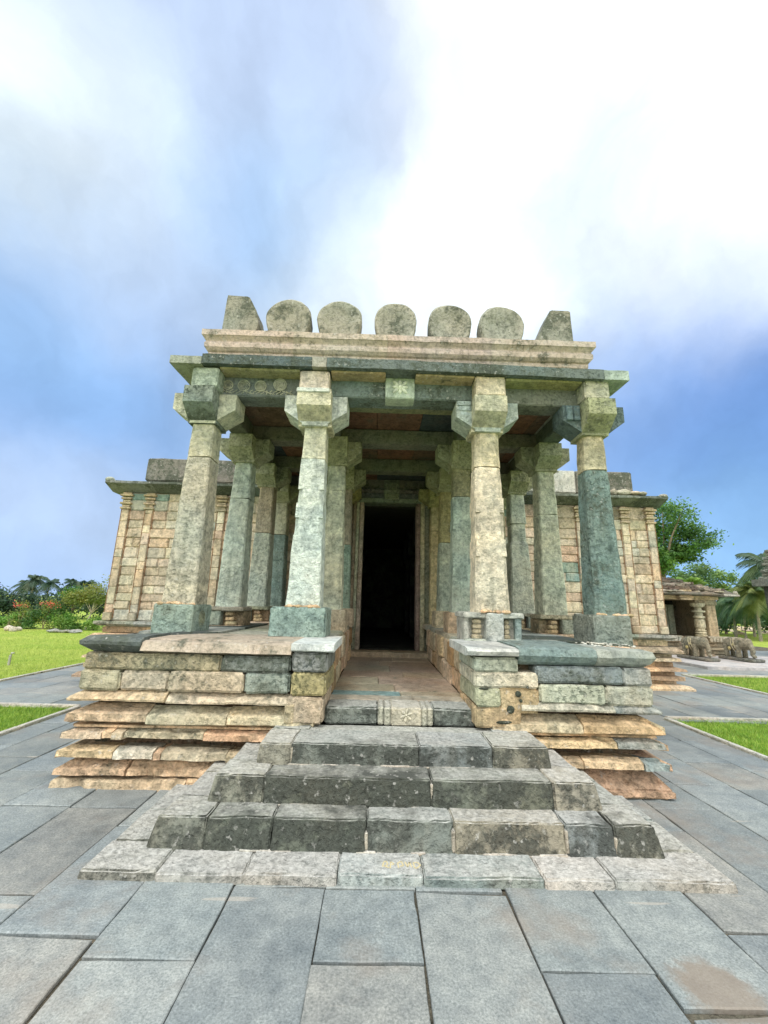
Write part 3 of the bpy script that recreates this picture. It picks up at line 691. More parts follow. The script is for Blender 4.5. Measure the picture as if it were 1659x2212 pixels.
def arm(mb, axis, cx, cy, reach, half, z0, zt, col, lip=False, drop=.19, neck=.19):
    c = cx if axis == 'x' else cy
    poly = [(c-neck, z0), (c+neck, z0), (c+neck, z0+.035), (c+reach, zt-.235), (c+reach, zt), (c-reach, zt), (c-reach, zt-.235), (c-neck, z0+.035)]
    o = cy if axis == 'x' else cx
    extr(mb, poly, 'x' if axis == 'y' else 'y', o-half, o+half, col, cell=.08, amp=.005)
def capital(parent, cx, cy, half, rx, ry, col, mat=M_pillar, name='capital', zt=4.66, col2=None, neck=.18):
    mb = MB(); arm(mb, 'x', cx, cy, rx, half-.012, NECK+.002, zt-.003, col2 or col, neck=neck); arm(mb, 'y', cx, cy, ry, half, NECK-.001, zt, col, neck=neck)
    return mb.build(name, mat, parent)
def pillar(cx, fy, zb, col, basecol, cap, capcol, w0=.41, w1=.30, joint=3.78, chs=((0, .02),), upcol=None, base=(.25, .3), bx=None, zt=1.73, capcol2=None, half=.2, shoulder=None, label=None, extra=None):
    cy = fy+w1/2
    off = random.uniform(0, 90)
    mb = MB()
    shaft(mb, cx, cy, zt-.01, joint-.006, w0, w1, col, chs, off, shoulder=shoulder)
    shaft(mb, cx+.003, cy, joint+.006, NECK, w0*.985, w1, upcol or col, chs, off+3)
    block(mb, cx-w1*.45, cx+w1*.45, cy-w1*.45, cy+w1*.45, joint-.02, joint+.02, (.1, .08, .05, .5), cell=.2, amp=0)
    if extra: extra(mb, cx, cy)
    p = mb.build('pillar', M_pillar, temple)
    if label: p['label'] = label
    p['group'] = PG
    if base:
        mb = MB(); bx0, bx1 = bx if bx else (cx-base[0], cx+base[0])
        block(mb, bx0, bx1, cy-base[1], cy+base[1], zb, zt, basecol, cell=.06, bev=.018, amp=.009)
        b = mb.build('base_block', M_pillar, p)
    else: b = None
    if cap: capital(p, cx, cy, half, .44, .42, capcol, col2=capcol2)
    return p, b
CH0 = ((0, .012),)
def discs(zl, dx=.03, dy=.08, r=.225):
    def f(mb, cx, cy):
        for z, h, rr in zl:
            lathe(mb, [(.05, -h/2), (r*rr*.9, -h*.35), (r*rr, 0), (r*rr*.9, h*.35), (.05, h/2)], (cx+dx, cy+dy, z), (.24, .31, .28, .3), 22, .003)
    return f
# front row
p1, b1 = pillar(-2.222, 5.40, 1.36, (.50, .475, .395, .22), (.30, .38, .34, .3), True, (.25, .29, .255, .5), w0=.42, chs=((0, .012), (1.9, .02)), joint=3.72, upcol=(.52, .49, .37, .1), bx=(-2.476, -1.98), capcol2=(.56, .56, .44, .05), half=.2,
               label='front pillar at the left corner of the porch, speckled tan shaft')
p2, b2 = pillar(-.642, 5.40, 1.36, (.56, .62, .58, .02), (.32, .42, .39, .35), True, (.52, .50, .38, .05), w0=.43, joint=3.74, upcol=(.57, .57, .46, .1), bx=(-1.03, -.33), capcol2=(.60, .64, .60, .02), half=.232,
               chs=((0, .015), (2.3, .0), (2.66, .06), (2.9, .0), (3.1, .06), (3.3, .0)), label='front pillar left of the entrance, pale blue-green shaft with notched edges')
p3, b3 = pillar(1.798, 5.40, 1.36, (.65, .585, .47, .02), (.46, .48, .46, .2), True, (.50, .48, .36, .08), w0=.44, w1=.335, joint=3.7, upcol=(.60, .54, .39, .03), base=None, capcol2=(.48, .54, .50, .1), half=.225,
               chs=((0, .055), (2.45, .005), (2.68, .065), (3.05, .005), (3.25, .06)), label='front pillar right of the entrance, warm cream shaft on a carved base')
p4, b4 = pillar(3.331, 5.40, 1.36, (.21, .29, .275, .35), (.28, .31, .28, .35), True, (.37, .40, .26, .35), w0=.42, w1=.29, joint=3.70, upcol=(.52, .47, .33, .12), bx=(3.03, 3.50), capcol2=(.16, .22, .23, .35), half=.19,
               extra=discs([(2.74, .05, 1), (2.66, .06, 1.04), (2.57, .09, 1.02), (2.47, .06, 1.05), (2.9, .04, .93), (3.0, .03, .95), (3.5, .03, .9), (3.55, .03, .88)], .03, .06, .215),
               chs=((0, .045),), label='front pillar at the right corner of the porch, dark green shaft with carved rings')
# the carved base under the right inner pillar
mb = MB(); yb0 = 5.277
CB = (.44, .45, .40, .15)
block(mb, 1.42, 2.15, yb0+.14, yb0+.62, 1.36, 1.66, jit(CB), cell=.06, amp=.006)
block(mb, 1.40, 2.17, yb0+.03, yb0+.64, 1.655, 1.725, (.46, .47, .44, .2), cell=.05, bev=.012, amp=.004)
block(mb, 1.41, 2.16, yb0+.03, yb0+.3, 1.355, 1.40, jit(CB), cell=.05, amp=.006)
block(mb, 1.68, 1.90, yb0-.01, yb0+.3, 1.37, 1.72, (.46, .49, .48, .15), cell=.05, bev=.014, amp=.007)
block(mb, 1.41, 1.47, yb0+.05, yb0+.3, 1.36, 1.66, jit(CB), cell=.05, amp=.005)
block(mb, 2.06, 2.14, yb0+.05, yb0+.3, 1.36, 1.66, jit(GRN), cell=.05, amp=.005)
for cxx, hw in ((1.58, .065), (1.965, .04)):
    for k in range(4): block(mb, cxx-hw+(k % 2)*.008, cxx+hw-(k % 2)*.008, yb0+.09, yb0+.3, 1.40+k*.062, 1.455+k*.062, (.48, .42, .31, .1), cell=.05, bev=.012, amp=.004)
b3 = mb.build('base_block', M_pillar, p3)
# relief circle on the left corner base, zigzag on the next
mb = MB()
for r in (.105, .08, .055, .03): lathe(mb, [(r, -.02), (r, .006+(.105-r)*.12), (r-.009, .012+(.105-r)*.12), (r-.014, .002+(.105-r)*.12)], (-1.985, 5.545, 1.55), (.30, .33, .24, .2), 28, 0, 'x')
mb.build('circle_relief', M_pillar, b1, smooth=False)
mb = MB()
for k, (zz, w) in enumerate(((1.66, .07), (1.60, .05), (1.54, .075), (1.47, .05))):
    mb.add([(-.335, 5.262, zz+.035), (-.335, 5.262, zz-.035), (-.335-w, 5.262, zz), (-.335, 5.36, zz+.035), (-.335, 5.36, zz-.035), (-.335-w, 5.36, zz)], [(0, 2, 1), (0, 3, 5, 2), (2, 5, 4, 1)], (.17, .24, .24, .5))
mb.build('zigzag_carving', M_pillar, b2)
# inner rows
def rowp(cx, fy, col, label, cap=True, **k):
    if abs(cx-.57) > 2:
        p, b = pillar(cx, fy, 1.33, col, col, cap, (.40, .41, .30, .3), base=None, zt=1.69, label=label, **k)
        mb = MB(); cy = fy+.15; s_ = -1 if cx > 0 else 1
        block(mb, cx-.28, cx+.28, cy-.25, cy+.27, 1.62, 1.69, jit((.36, .35, .28, .3)), cell=.07, bev=.015, amp=.008)
        block(mb, cx-.27, cx+.27, cy-.10, cy+.27, 1.34, 1.62, jit((.34, .26, .18, .3)), cell=.07, bev=.015, amp=.012)
        block(mb, cx-.28, cx+.28, cy-.24, cy+.2, 1.33, 1.39, jit(TAN, m=.2), cell=.07, bev=.015, amp=.01)
        block(mb, *((cx-.28, cx-.08) if s_ > 0 else (cx+.08, cx+.28)), cy-.24, cy+.2, 1.39, 1.62, jit(GRN), cell=.07, bev=.015, amp=.012)
        for q in range(3): block(mb, *((cx-.02, cx+.16-q*.03) if s_ > 0 else (cx-.16+q*.03, cx+.02)), cy-.2, cy, 1.39+q*.075, 1.455+q*.075, jit((.48, .38, .26, .1)), cell=.05, bev=.015, amp=.01)
        mb.build('base_block', M_pillar, p); return p, b
    return pillar(cx, fy, 1.33, col, jit(TAN, m=.25), cap, (.40, .41, .27, .3), base=(.29, .27), zt=1.69, label=label, **k)
rowp(-2.17, 7.02, (.48, .53, .48, .12), 'second pillar back on the left side of the porch', joint=3.55)
rowp(-2.16, 8.58, (.46, .50, .45, .15), 'third pillar back on the left side of the porch, tan top', joint=3.2, upcol=(.44, .38, .3, .2))
rowp(-2.16, 10.0, (.22, .30, .29, .3), 'rear pillar on the left side of the porch, against the hall wall', joint=3.4, upcol=(.45, .45, .36, .1))
rowp(3.29, 7.02, (.54, .56, .46, .08), 'second pillar back on the right side of the porch with ringed edge', joint=3.42, w1=.29, extra=discs([(2.72, .05, 1), (2.64, .07, 1.02), (2.54, .07, 1.04), (2.45, .05, 1)], .03, .06, .215))
rowp(3.29, 8.58, (.50, .53, .47, .1), 'third pillar back on the right side with a shouldered shaft', joint=3.55, w0=.47, w1=.30, shoulder=3.1)
rowp(3.29, 10.0, (.40, .38, .28, .3), 'rear pillar on the right side of the porch, against the hall wall')
rowp(-.5, 7.02, (.52, .53, .42, .08), 'second pillar back, left of the passage', joint=3.75, chs=((0, .04), (2.0, .0), (2.3, .05), (2.75, .0), (3.0, .05)))
rowp(-.47, 8.58, (.28, .38, .32, .25), 'third pillar back, left of the passage', joint=3.0, upcol=(.38, .33, .26, .3), chs=((0, .02), (2.7, .03)))
rowp(1.77, 7.02, (.44, .52, .46, .12), 'second pillar back, right of the passage', joint=3.7, upcol=(.37, .36, .23, .3), chs=((0, .05), (2.3, .0), (2.6, .055), (3.1, .0), (3.3, .05)))
rowp(1.77, 8.58, (.42, .47, .39, .15), 'third pillar back, right of the passage', joint=3.1, upcol=(.42, .38, .2, .2), chs=((0, .05), (2.2, .0), (2.7, .05)))
for cx, cc in ((-.62, (.4, .36, .26, .2)), (1.74, (.54, .46, .27, .05))):
    p, b = pillar(cx, 10.0, .82, cc, (.44, .33, .2, .1), True, (.48, .44, .22, .15), base=(.2, .22), zt=1.05, w0=.34, w1=.3, joint=3.6, label='tall pilaster %s the hall doorway' % ('left of' if cx < 0 else 'right of'))
# rubble and dirt at pillar feet
for cx, fy, pp in ((-2.22, 5.4, p1), (-.64, 5.4, p2), (1.8, 5.4, p3), (3.33, 5.4, p4)):
    mb = MB()
    for k in range(24):
        x_ = cx+random.uniform(-.2, .2); r = random.uniform(.012, .04)
        if cx < 3 or True: ell(mb, (x_, fy-.06+random.uniform(-.06, .03), (1.73 if fy < 6 else 1.69)+r*.2), (r*1.3, r, r*.7), jit((.52, .38, .25, .05)), 6, 4, amp=.01)
    mb.build('mortar_joint', M_plinth, pp)
mb = MB()
for k in range(70):
    x_ = random.uniform(2.9, 3.35)-.3*random.random()**2; r = random.uniform(.005, .016); ell(mb, (x_, 5.24-.5*random.random()**1.6, 1.392+r*.2), (r*1.6, r, r*.6), (.62, .6, .56, .0), 6, 4, amp=.008)
mb.build('lime_crumbs', M_plinth, temple, kind='stuff')

# ---- beams, brackets' end blocks, ceiling
def beam(x0, x1, y0, y1, z0, z1, c, mat=M_in, amp=.006, name='beam'):
    mb = MB(); block(mb, x0, x1, y0, y1, z0, z1, c, cell=.1, bev=.015, amp=amp); return mb.build(name, mat, temple)
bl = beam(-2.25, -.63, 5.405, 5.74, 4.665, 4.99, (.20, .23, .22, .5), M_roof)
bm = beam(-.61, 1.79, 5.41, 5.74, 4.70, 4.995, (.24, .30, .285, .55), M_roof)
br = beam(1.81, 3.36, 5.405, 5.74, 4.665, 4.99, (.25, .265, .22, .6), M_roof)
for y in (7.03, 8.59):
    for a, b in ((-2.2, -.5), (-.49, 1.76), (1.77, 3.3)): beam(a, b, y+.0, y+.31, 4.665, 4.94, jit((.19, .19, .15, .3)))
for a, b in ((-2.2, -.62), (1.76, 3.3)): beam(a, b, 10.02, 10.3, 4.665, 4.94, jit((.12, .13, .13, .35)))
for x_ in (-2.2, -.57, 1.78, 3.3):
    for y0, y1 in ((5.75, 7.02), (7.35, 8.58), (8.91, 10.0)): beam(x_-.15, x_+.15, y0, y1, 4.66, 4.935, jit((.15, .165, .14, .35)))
# wide soffit between the inner front pillars
beam(-.4, 1.56, 5.745, 5.93, 4.72, 4.93, (.24, .25, .15, .35))
# end blocks above the front capitals
for nm, x0, x1, c, pp in (('beam_end_block', -2.365, -2.0, (.38, .45, .38, .15), p1), ('beam_end_block', -.868, -.452, (.58, .51, .43, .1), p2), ('beam_end_block', 1.60, 2.02, (.60, .52, .38, .05), p3), ('beam_end_block', 3.13, 3.48, (.46, .46, .36, .15), p4)):
    mb = MB(); cyy = 5.17 if pp is not p4 else 5.165
    block(mb, x0, x1, cyy, 5.62, 4.665, 4.968, c, cell=.06, bev=.02, amp=.008); mb.build(nm, M_pillar, pp)
mb = MB(); block(mb, -.885, -.435, 5.115, 5.3, 4.61, 4.675, (.58, .62, .58, .02), cell=.06, bev=.01, amp=.003); mb.build('capital_lip', M_pillar, p2)
mb = MB()
for k in range(3): block(mb, 1.37+.02*k, 1.56, 5.33+.012*k-.0, 5.5, 4.62-.07*k-.03, 4.66-.07*k, (.44, .52, .52, .1), cell=.06, bev=.006, amp=.002)
mb.build('capital_moulding', M_pillar, p3)
mb = MB()
for k in range(2): block(mb, 2.93+.1*k, 3.02+.1*k, 5.325, 5.5, 4.42, 4.64, (.15, .22, .25, .3), cell=.06, bev=.008, amp=.003)
mb.build('capital_moulding', M_pillar, p4)
# ceiling slabs
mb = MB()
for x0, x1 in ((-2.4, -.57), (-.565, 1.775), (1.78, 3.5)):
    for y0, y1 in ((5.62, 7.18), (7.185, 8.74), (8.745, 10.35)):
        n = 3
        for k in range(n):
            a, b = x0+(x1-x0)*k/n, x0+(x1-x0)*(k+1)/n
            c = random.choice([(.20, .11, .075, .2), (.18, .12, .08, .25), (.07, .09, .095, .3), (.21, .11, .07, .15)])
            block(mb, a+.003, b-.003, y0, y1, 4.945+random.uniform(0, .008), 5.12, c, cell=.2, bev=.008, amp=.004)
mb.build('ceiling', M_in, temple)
# carved scrolls on the left beam
mb = MB(); yc = 5.402; RC = (.36, .37, .30, .12)
def ring_rel(cx, cz, rs, h=.012, col=RC):
    for i, r in enumerate(rs): lathe(mb, [(r, -.015), (r, h+i*.004), (max(.004, r-.012), h+i*.004), (max(.003, r-.016), -.004)], (cx, yc, cz), col, 26, 0, 'y')
ring_rel(-1.19, 4.855, (.095, .072, .048, .026), .02, (.38, .40, .34, .1))
random.seed(21)
for cx, r in ((-1.47, .085), (-1.71, .09), (-1.94, .075)):
    ring_rel(cx, 4.825, (r,), .014)
    for s in range(5):     # curling tendrils
        a0 = s*1.26; pts = []
        for k in range(8):
            t = k/7; a = a0+t*2.6; rr = (r-.02)*(1-t*.75); pts.append((cx+rr*math.cos(a), yc-.006, 4.825+rr*math.sin(a)))
        tube(mb, pts, [.008*(1-k/10) for k in range(8)], RC, 5)
for s in range(22):
    x0 = -2.02+s*.048; pts = []
    for k in range(6): t = k/5; pts.append((x0+.03*math.sin(t*4+s), yc-.004, 4.70+t*.06))
    tube(mb, pts, .006, RC, 5)
mb.build('scroll_relief', M_roof, bl)
mb = MB(); block(mb, .335, .755, 5.345, 5.6, 4.675, 5.0, (.42, .50, .43, .05), cell=.07, bev=.012, amp=.004)
lp = mb.build('lotus_panel', M_roof, bm)
mb = MB(); LC2 = (.60, .66, .58, .0)
for i in range(8):
    a = i*math.pi/4; l = .07 if i % 2 == 0 else .085
    ell(mb, (.545+l*math.cos(a), 5.342, 4.85+l*.9*math.sin(a)), (.045 if i % 2 == 0 else .06, .024, .024), LC2, rot=Matrix.Rotation(-a, 3, 'Y'))
ell(mb, (.545, 5.335, 4.85), (.034, .03, .034), LC2)
mb.build('lotus_petals', M_roof, lp, smooth=True)

# ---- eave slab
mb = MB()
def eave(x0, x1, c, m0=0, m1=0, dz0=0, dz1=0, top=5.13, bot=4.985):
    sl = lambda x: -.018*max(0, x-.5)+.0
    extr(mb, [(5.10, bot), (5.10, top), (5.55, top+.06), (5.9, top+.06), (5.9, bot+.03), (5.38, bot+.005)], 'x', x0, x1, c, cell=.07, amp=.006, sag=sl)
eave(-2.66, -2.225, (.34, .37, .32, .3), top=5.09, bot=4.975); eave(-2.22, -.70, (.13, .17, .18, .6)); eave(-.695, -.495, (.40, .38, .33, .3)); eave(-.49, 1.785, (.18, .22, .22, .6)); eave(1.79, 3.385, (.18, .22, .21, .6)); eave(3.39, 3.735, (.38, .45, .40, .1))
for sx, xo in ((-1, -2.66), (1, 3.735)):
    y = 5.905
    while y < 9.9:
        e = min(9.95, y+1.2); a, b = (xo, xo+.6) if sx < 0 else (xo-.6, xo)
        block(mb, a, b, y, e-.005, 4.985-(.05 if sx > 0 else 0), 5.13-(.05 if sx > 0 else 0), jit(GREY), cell=.2, amp=.005); y = e
# underside fillet seen below the edge
for a, b, c in ((-2.0, -.88, (.36, .34, .2, .3)), (-.44, .33, (.42, .33, .2, .25)), (.76, 1.59, (.44, .36, .22, .2)), (2.03, 3.12, (.36, .35, .17, .35))):
    block(mb, a, b, 5.19, 5.42, 4.955-.018*max(0, (a+b)/2-.5), 4.992-.018*max(0, (a+b)/2-.5), c, cell=.1, bev=.008, amp=.004)
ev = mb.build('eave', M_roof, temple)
# ---- cornice
mb = MB(); YC = 5.47
prof = [(0, 5.12), (0, 5.23), (.012, 5.235), (.012, 5.30), (.03, 5.315), (.034, 5.375), (.02, 5.385), (.05, 5.40), (.085, 5.44), (.088, 5.50), (.07, 5.54), (.075, 5.555), (.11, 5.60), (.125, 5.61), (.125, 5.70), (.0, 5.74), (-.6, 5.75), (-.6, 5.12)]
xx = [-2.27, -1.05, .35, 1.9, 3.33]
for i in range(4):
    extr(mb, [(YC-o, z) for o, z in prof], 'x', xx[i], xx[i+1], jit((.56, .47, .41, .36), .04), cell=.07, amp=.006, mit0=1 if i == 0 else 0, mit1=1 if i == 3 else 0, o_ref=YC)
for sx, xw in ((-1, -2.27), (1, 3.33)):
    y = YC
    poly = [(xw+sx*o, z) for o, z in prof]
    v0 = len(mb.v); extr(mb, poly, 'y', YC, 9.9, jit((.56, .47, .41, .36), .04), cell=.16, amp=.004)
    for q in range(v0, len(mb.v)):
        v = mb.v[q]; t = max(0, 1-(v[1]-YC)/.6); mb.v[q] = (v[0], v[1]-t*((v[0]-xw)*sx), v[2])
mb.build('cornice', M_roof, temple)
mb = MB(); block(mb, -1.7, 2.75, 6.0, 10.2, 5.15, 5.72, (.3, .3, .27, .4), cell=.5, amp=.01); mb.build('roof', M_roof, temple)
# ---- the row of disc stones on the roof edge
DG = 'disc-shaped stones along the roof edge'
def disc_stone(cx, w, base=5.72, top=6.40, y0=5.5, th=.34, c=(.44, .42, .36, .58), lab=None):
    mb = MB(); r = w/2; cz = top-r; rings = []
    out_ = []; cz = top-.34; n = 28
    for i in range(n):
        a = math.pi*i/(n-1); out_.append((-r*math.cos(a)*1.0, cz+(top-cz)*math.sin(a)**.92))
    for t in (.2, .4, .6, .8, 1.0): out_.append((r*(1-.25*t**1.5), cz+(base-cz)*t))
    out_ = out_[:n]+out_[n:]+[(-x_, z_) for x_, z_ in reversed(out_[n:])]
    off = random.uniform(0, 90)
    for s, k in ((.035, .45), (.03, .62), (.0, .8), (-.012, .93), (0.03, 1.0), (th*.5, .985), (th-.05, .94), (th, .8)):
        rings.append([disp((cx+x_*k, y0+s, base+(z_-base)*(k if k < 1 else 1)+(0 if z_ > base+.01 else 0)), .012, off) for x_, z_ in out_])
    loft(mb, rings, c)
    o = mb.build('disc_stone', M_roof, temple, smooth=False); o['group'] = DG
    return o
random.seed(5)
for cx, w in ((-1.184, .70), (-.40, .69), (.464, .66), (1.307, .675), (2.114, .70)): disc_stone(cx, w)
def wedge(pts, c=(.38, .365, .31, .55)):
    mb = MB(); extr(mb, pts, 'y', 5.48, 5.86, c, cell=.07, amp=.01); o = mb.build('corner_stone', M_roof, temple); o['group'] = 'cut stones at the ends of the roof edge'
wedge([(-2.17, 5.71), (-1.72, 5.71), (-1.645, 5.83), (-1.635, 5.95), (-1.68, 6.15), (-1.80, 6.37), (-1.84, 6.39), (-2.14, 6.40)][::1])
wedge([(2.60, 5.71), (3.19, 5.71), (3.18, 6.31), (3.15, 6.325), (2.90, 6.33), (2.86, 6.31)])

# ---- doorway
mb = MB(); DC = (.42, .38, .27, .15)
def dr(x0, x1, y0, y1, z0, z1, c=DC, cell=.12): block(mb, x0, x1, y0, y1, z0, z1, c, cell=cell, bev=.012, amp=.004)
dr(-.20, -.10, 10.22, 10.6, .72, 4.34, (.46, .38, .31, .1)); dr(-.28, -.205, 10.17, 10.6, .72, 4.34, (.42, .43, .32, .15)); dr(-.36, -.285, 10.2, 10.6, .72, 4.34, (.36, .29, .22, .2))
dr(1.255, 1.35, 10.22, 10.6, .72, 4.34, (.3, .22, .19, .2)); dr(1.355, 1.46, 10.17, 10.6, .72, 4.34, (.50, .46, .32, .1)); dr(1.465, 1.58, 10.2, 10.6, .72, 4.34, (.3, .31, .24, .3))
frm = mb.build('doorway', M_pillar, temple)
mb = MB()
dr(-.22, 1.5, 10.2, 10.6, 4.34, 4.46, (.26, .30, .26, .3)); dr(-.3, 1.55, 10.25, 10.6, 4.465, 4.60, (.2, .21, .24, .3)); dr(-.3, 1.55, 10.22, 10.6, 4.605, 4.70, (.24, .22, .23, .3)); dr(-.3, 1.55, 10.27, 10.6, 4.705, 4.94, (.2, .22, .22, .3))
dr(.40, .80, 10.12, 10.4, 4.40, 4.93, (.28, .31, .26, .2), .08)
ell(mb, (.6, 10.11, 4.72), (.06, .04, .08), (.3, .32, .27, .2)); ell(mb, (.6, 10.1, 4.83), (.035, .03, .035), (.3, .32, .27, .2)); ell(mb, (.6, 10.09, 4.63), (.12, .05, .03), (.3, .32, .27, .2))
for s in (-1, 1): ell(mb, (.6+s*.12, 10.11, 4.7), (.035, .04, .08), (.28, .3, .26, .2)); ell(mb, (.6+s*.13, 10.1, 4.82), (.04, .03, .03), (.28, .3, .26, .2)); ell(mb, (.6+s*.5, 10.17, 4.66), (.06, .05, .06), (.24, .22, .24, .3))
for k in range(3): dr(.42, .78, 10.09, 10.3, 4.42+k*.045, 4.455+k*.045, (.32, .34, .26, .2), .1)
mb.build('lintel', M_pillar, frm)

# ---- hall behind: walls, roof, eave, parapet, plinth
mb = MB(); random.seed(11)
PAL = [(.60, .50, .39, .06), (.58, .48, .37, .06), (.60, .46, .35, .06), (.56, .49, .38, .06), (.52, .47, .39, .06), (.63, .55, .44, .04), (.56, .45, .36, .06), (.46, .45, .40, .12), (.52, .42, .32, .15), (.60, .51, .39, .03)]
YW = 10.33
def wing(x0, x1, z0=1.243, z1=4.43, y=YW):
    hs = []; z = z0
    while z < z1-.01:
        h = random.choice([.19, .22, .24, .27]); h = min(h, z1-z)
        if z1-z-h < .08: h = z1-z
        x = x0
        while x < x1-.01:
            l = random.choice([.4, .55, .7, .9, 1.15]); e = min(x+l, x1)
            if x1-e < .15: e = x1
            c = jit(random.choice(PAL), .05, m=random.uniform(0, .22) if z < 3.9 else random.uniform(.15, .5))
            if random.random() < .045: c = jit((.26, .36, .33, .15))
            block(mb, x+.004, e-.004, y+random.uniform(-.014, .012), y+.25, z+.004, z+h-.004, c, cell=.09, bev=.02, amp=.013)
            x = e
        z += h
wing(-6.3, -.75); wing(1.9, 7.45)
hall = build2(mb, 'hall_wall', M_wall, temple)
mb = MB()
MORT = (.56, .48, .38, .05)
block(mb, -6.25, -.37, YW+.035, 10.9, 1.0, 4.45, MORT, cell=1, amp=0); block(mb, 1.59, 7.40, YW+.035, 10.9, 1.0, 4.45, MORT, cell=1, amp=0)
block(mb, -.5, 1.7, YW+.06, 10.9, 4.93, 5.2, MORT, cell=1, amp=0)
block(mb, -6.27, -5.9, 10.92, 20, .9, 4.45, TAN, cell=.6, amp=.01); block(mb, 7.05, 7.42, 10.92, 20, .9, 4.45, TAN, cell=.6, amp=.01); block(mb, -6.27, 7.42, 20.02, 20.5, .0, 4.45, TAN, cell=.8, amp=.01)
mb.build('wall_core', M_wall, temple)
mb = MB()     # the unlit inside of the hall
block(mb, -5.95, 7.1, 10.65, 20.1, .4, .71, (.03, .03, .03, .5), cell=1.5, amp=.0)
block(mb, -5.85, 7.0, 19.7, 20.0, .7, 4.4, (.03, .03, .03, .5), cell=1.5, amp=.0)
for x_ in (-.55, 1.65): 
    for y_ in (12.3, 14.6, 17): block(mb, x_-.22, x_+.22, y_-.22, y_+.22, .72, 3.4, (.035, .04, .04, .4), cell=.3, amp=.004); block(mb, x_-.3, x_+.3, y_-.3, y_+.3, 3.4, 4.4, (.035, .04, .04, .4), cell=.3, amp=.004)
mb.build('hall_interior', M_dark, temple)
# pilasters on the hall front
for x_, w in ((-6.2, .2), (-5.6, .2), (-4.6, .2), (-3.76, .2), (4.5, .2), (5.5, .2), (6.1, .2), (6.68, .2), (7.35, .2)):
    mb = MB(); z = 1.43; c0 = jit(TAN, .05)
    block(mb, x_-.1, x_+.1, YW-.09, YW+.1, 1.245, 1.43, jit((.44, .38, .3, .1)), cell=.08, bev=.015, amp=.006)
    while z < 4.0:
        h = random.choice([.2, .3, .42]); e = min(z+h, 4.0); block(mb, x_-w/2+.01, x_+w/2-.01, YW-.035, YW+.1, z+.004, e-.004, jit(random.choice(PAL), .06, m=.12), cell=.12, bev=.01, amp=.006); z = e
    for k, (zz, ww, dd) in enumerate(((4.0, .13, .07), (4.06, .10, .05), (4.12, .14, .09), (4.18, .10, .05), (4.25, .13, .08), (4.33, .16, .1), (4.38, .11, .06))):
        block(mb, x_-ww, x_+ww, YW-dd, YW+.1, zz+.002, zz+.055, jit(TAN, .06, m=.3), cell=.1, bev=.012, amp=.005)
    for s_ in (-1, 1): block(mb, x_+s_*(w/2+.010)-.008, x_+s_*(w/2+.010)+.008, YW-.018, YW+.1, 1.3, 4.02, (.34, .21, .13, .2), cell=.2, bev=.004, amp=.003)
    mb.build('pilaster', M_wall, temple)
mb = MB()     # rust-brown runnels beside the pilasters are real weathered grooves
mb = MB()
def heave(x0, x1, c):
    extr(mb, [(9.98, 4.60), (9.98, 4.66), (10.12, 4.70), (10.5, 4.76), (10.9, 4.76), (10.9, 4.45), (10.33, 4.45)], 'x', x0, x1, c, cell=.12, amp=.009)
x = -6.62
while x < 7.6:
    e = min(x+random.uniform(.7, 1.5), 7.66)
    if not (x > -2.9 and e < 3.6): heave(x+.003, e-.003, jit(random.choice([(.13, .15, .16, .6), (.2, .22, .21, .6), (.28, .28, .26, .5)])))
    x = e
for sx, xo in ((-1, -6.62), (1, 7.66)):
    block(mb, *((xo, xo+.6) if sx < 0 else (xo-.6, xo)), 10.5, 20.6, 4.58, 4.72, GREY, cell=.5, amp=.008)
    ell(mb, (xo-sx*.09, 10.03, 4.70), (.1, .08, .06), jit(GREY), amp=.03)
# worn lumps lying along the eave's upper edge
for x_ in (6.1, 6.35, 6.62, 6.9, 7.1): ell(mb, (x_, 10.15, 4.76), (random.uniform(.08, .22), .12, random.uniform(.04, .09)), jit((.42, .38, .32, .35)), 10, 6, amp=.03)
build2(mb, 'hall_eave', M_roof, temple)
mb = MB(); x = -5.78
while x < 6.9:
    e = min(x+random.uniform(1.2, 2.2), 6.93); wc = (.56, .56, .52, .42) if 3.2 < x < 5.4 else (.28, .26, .24, .62)
    block(mb, x+.003, e-.003, 10.2, 10.6, 4.74, 5.36, jit(wc, .05), cell=.16, bev=.03, amp=.012); x = e
block(mb, -5.9, 6.9, 10.9, 20.3, 4.45, 4.80, (.3, .28, .25, .5), cell=1.0, amp=.02)
mb.build('parapet', M_roof, temple)
mb = MB(); block(mb, -6.3, 7.45, 10.91, 20.3, 4.38, 4.449, (.1, .1, .09, .5), cell=1.5, amp=0); mb.build('hall_roof', M_dark, temple)
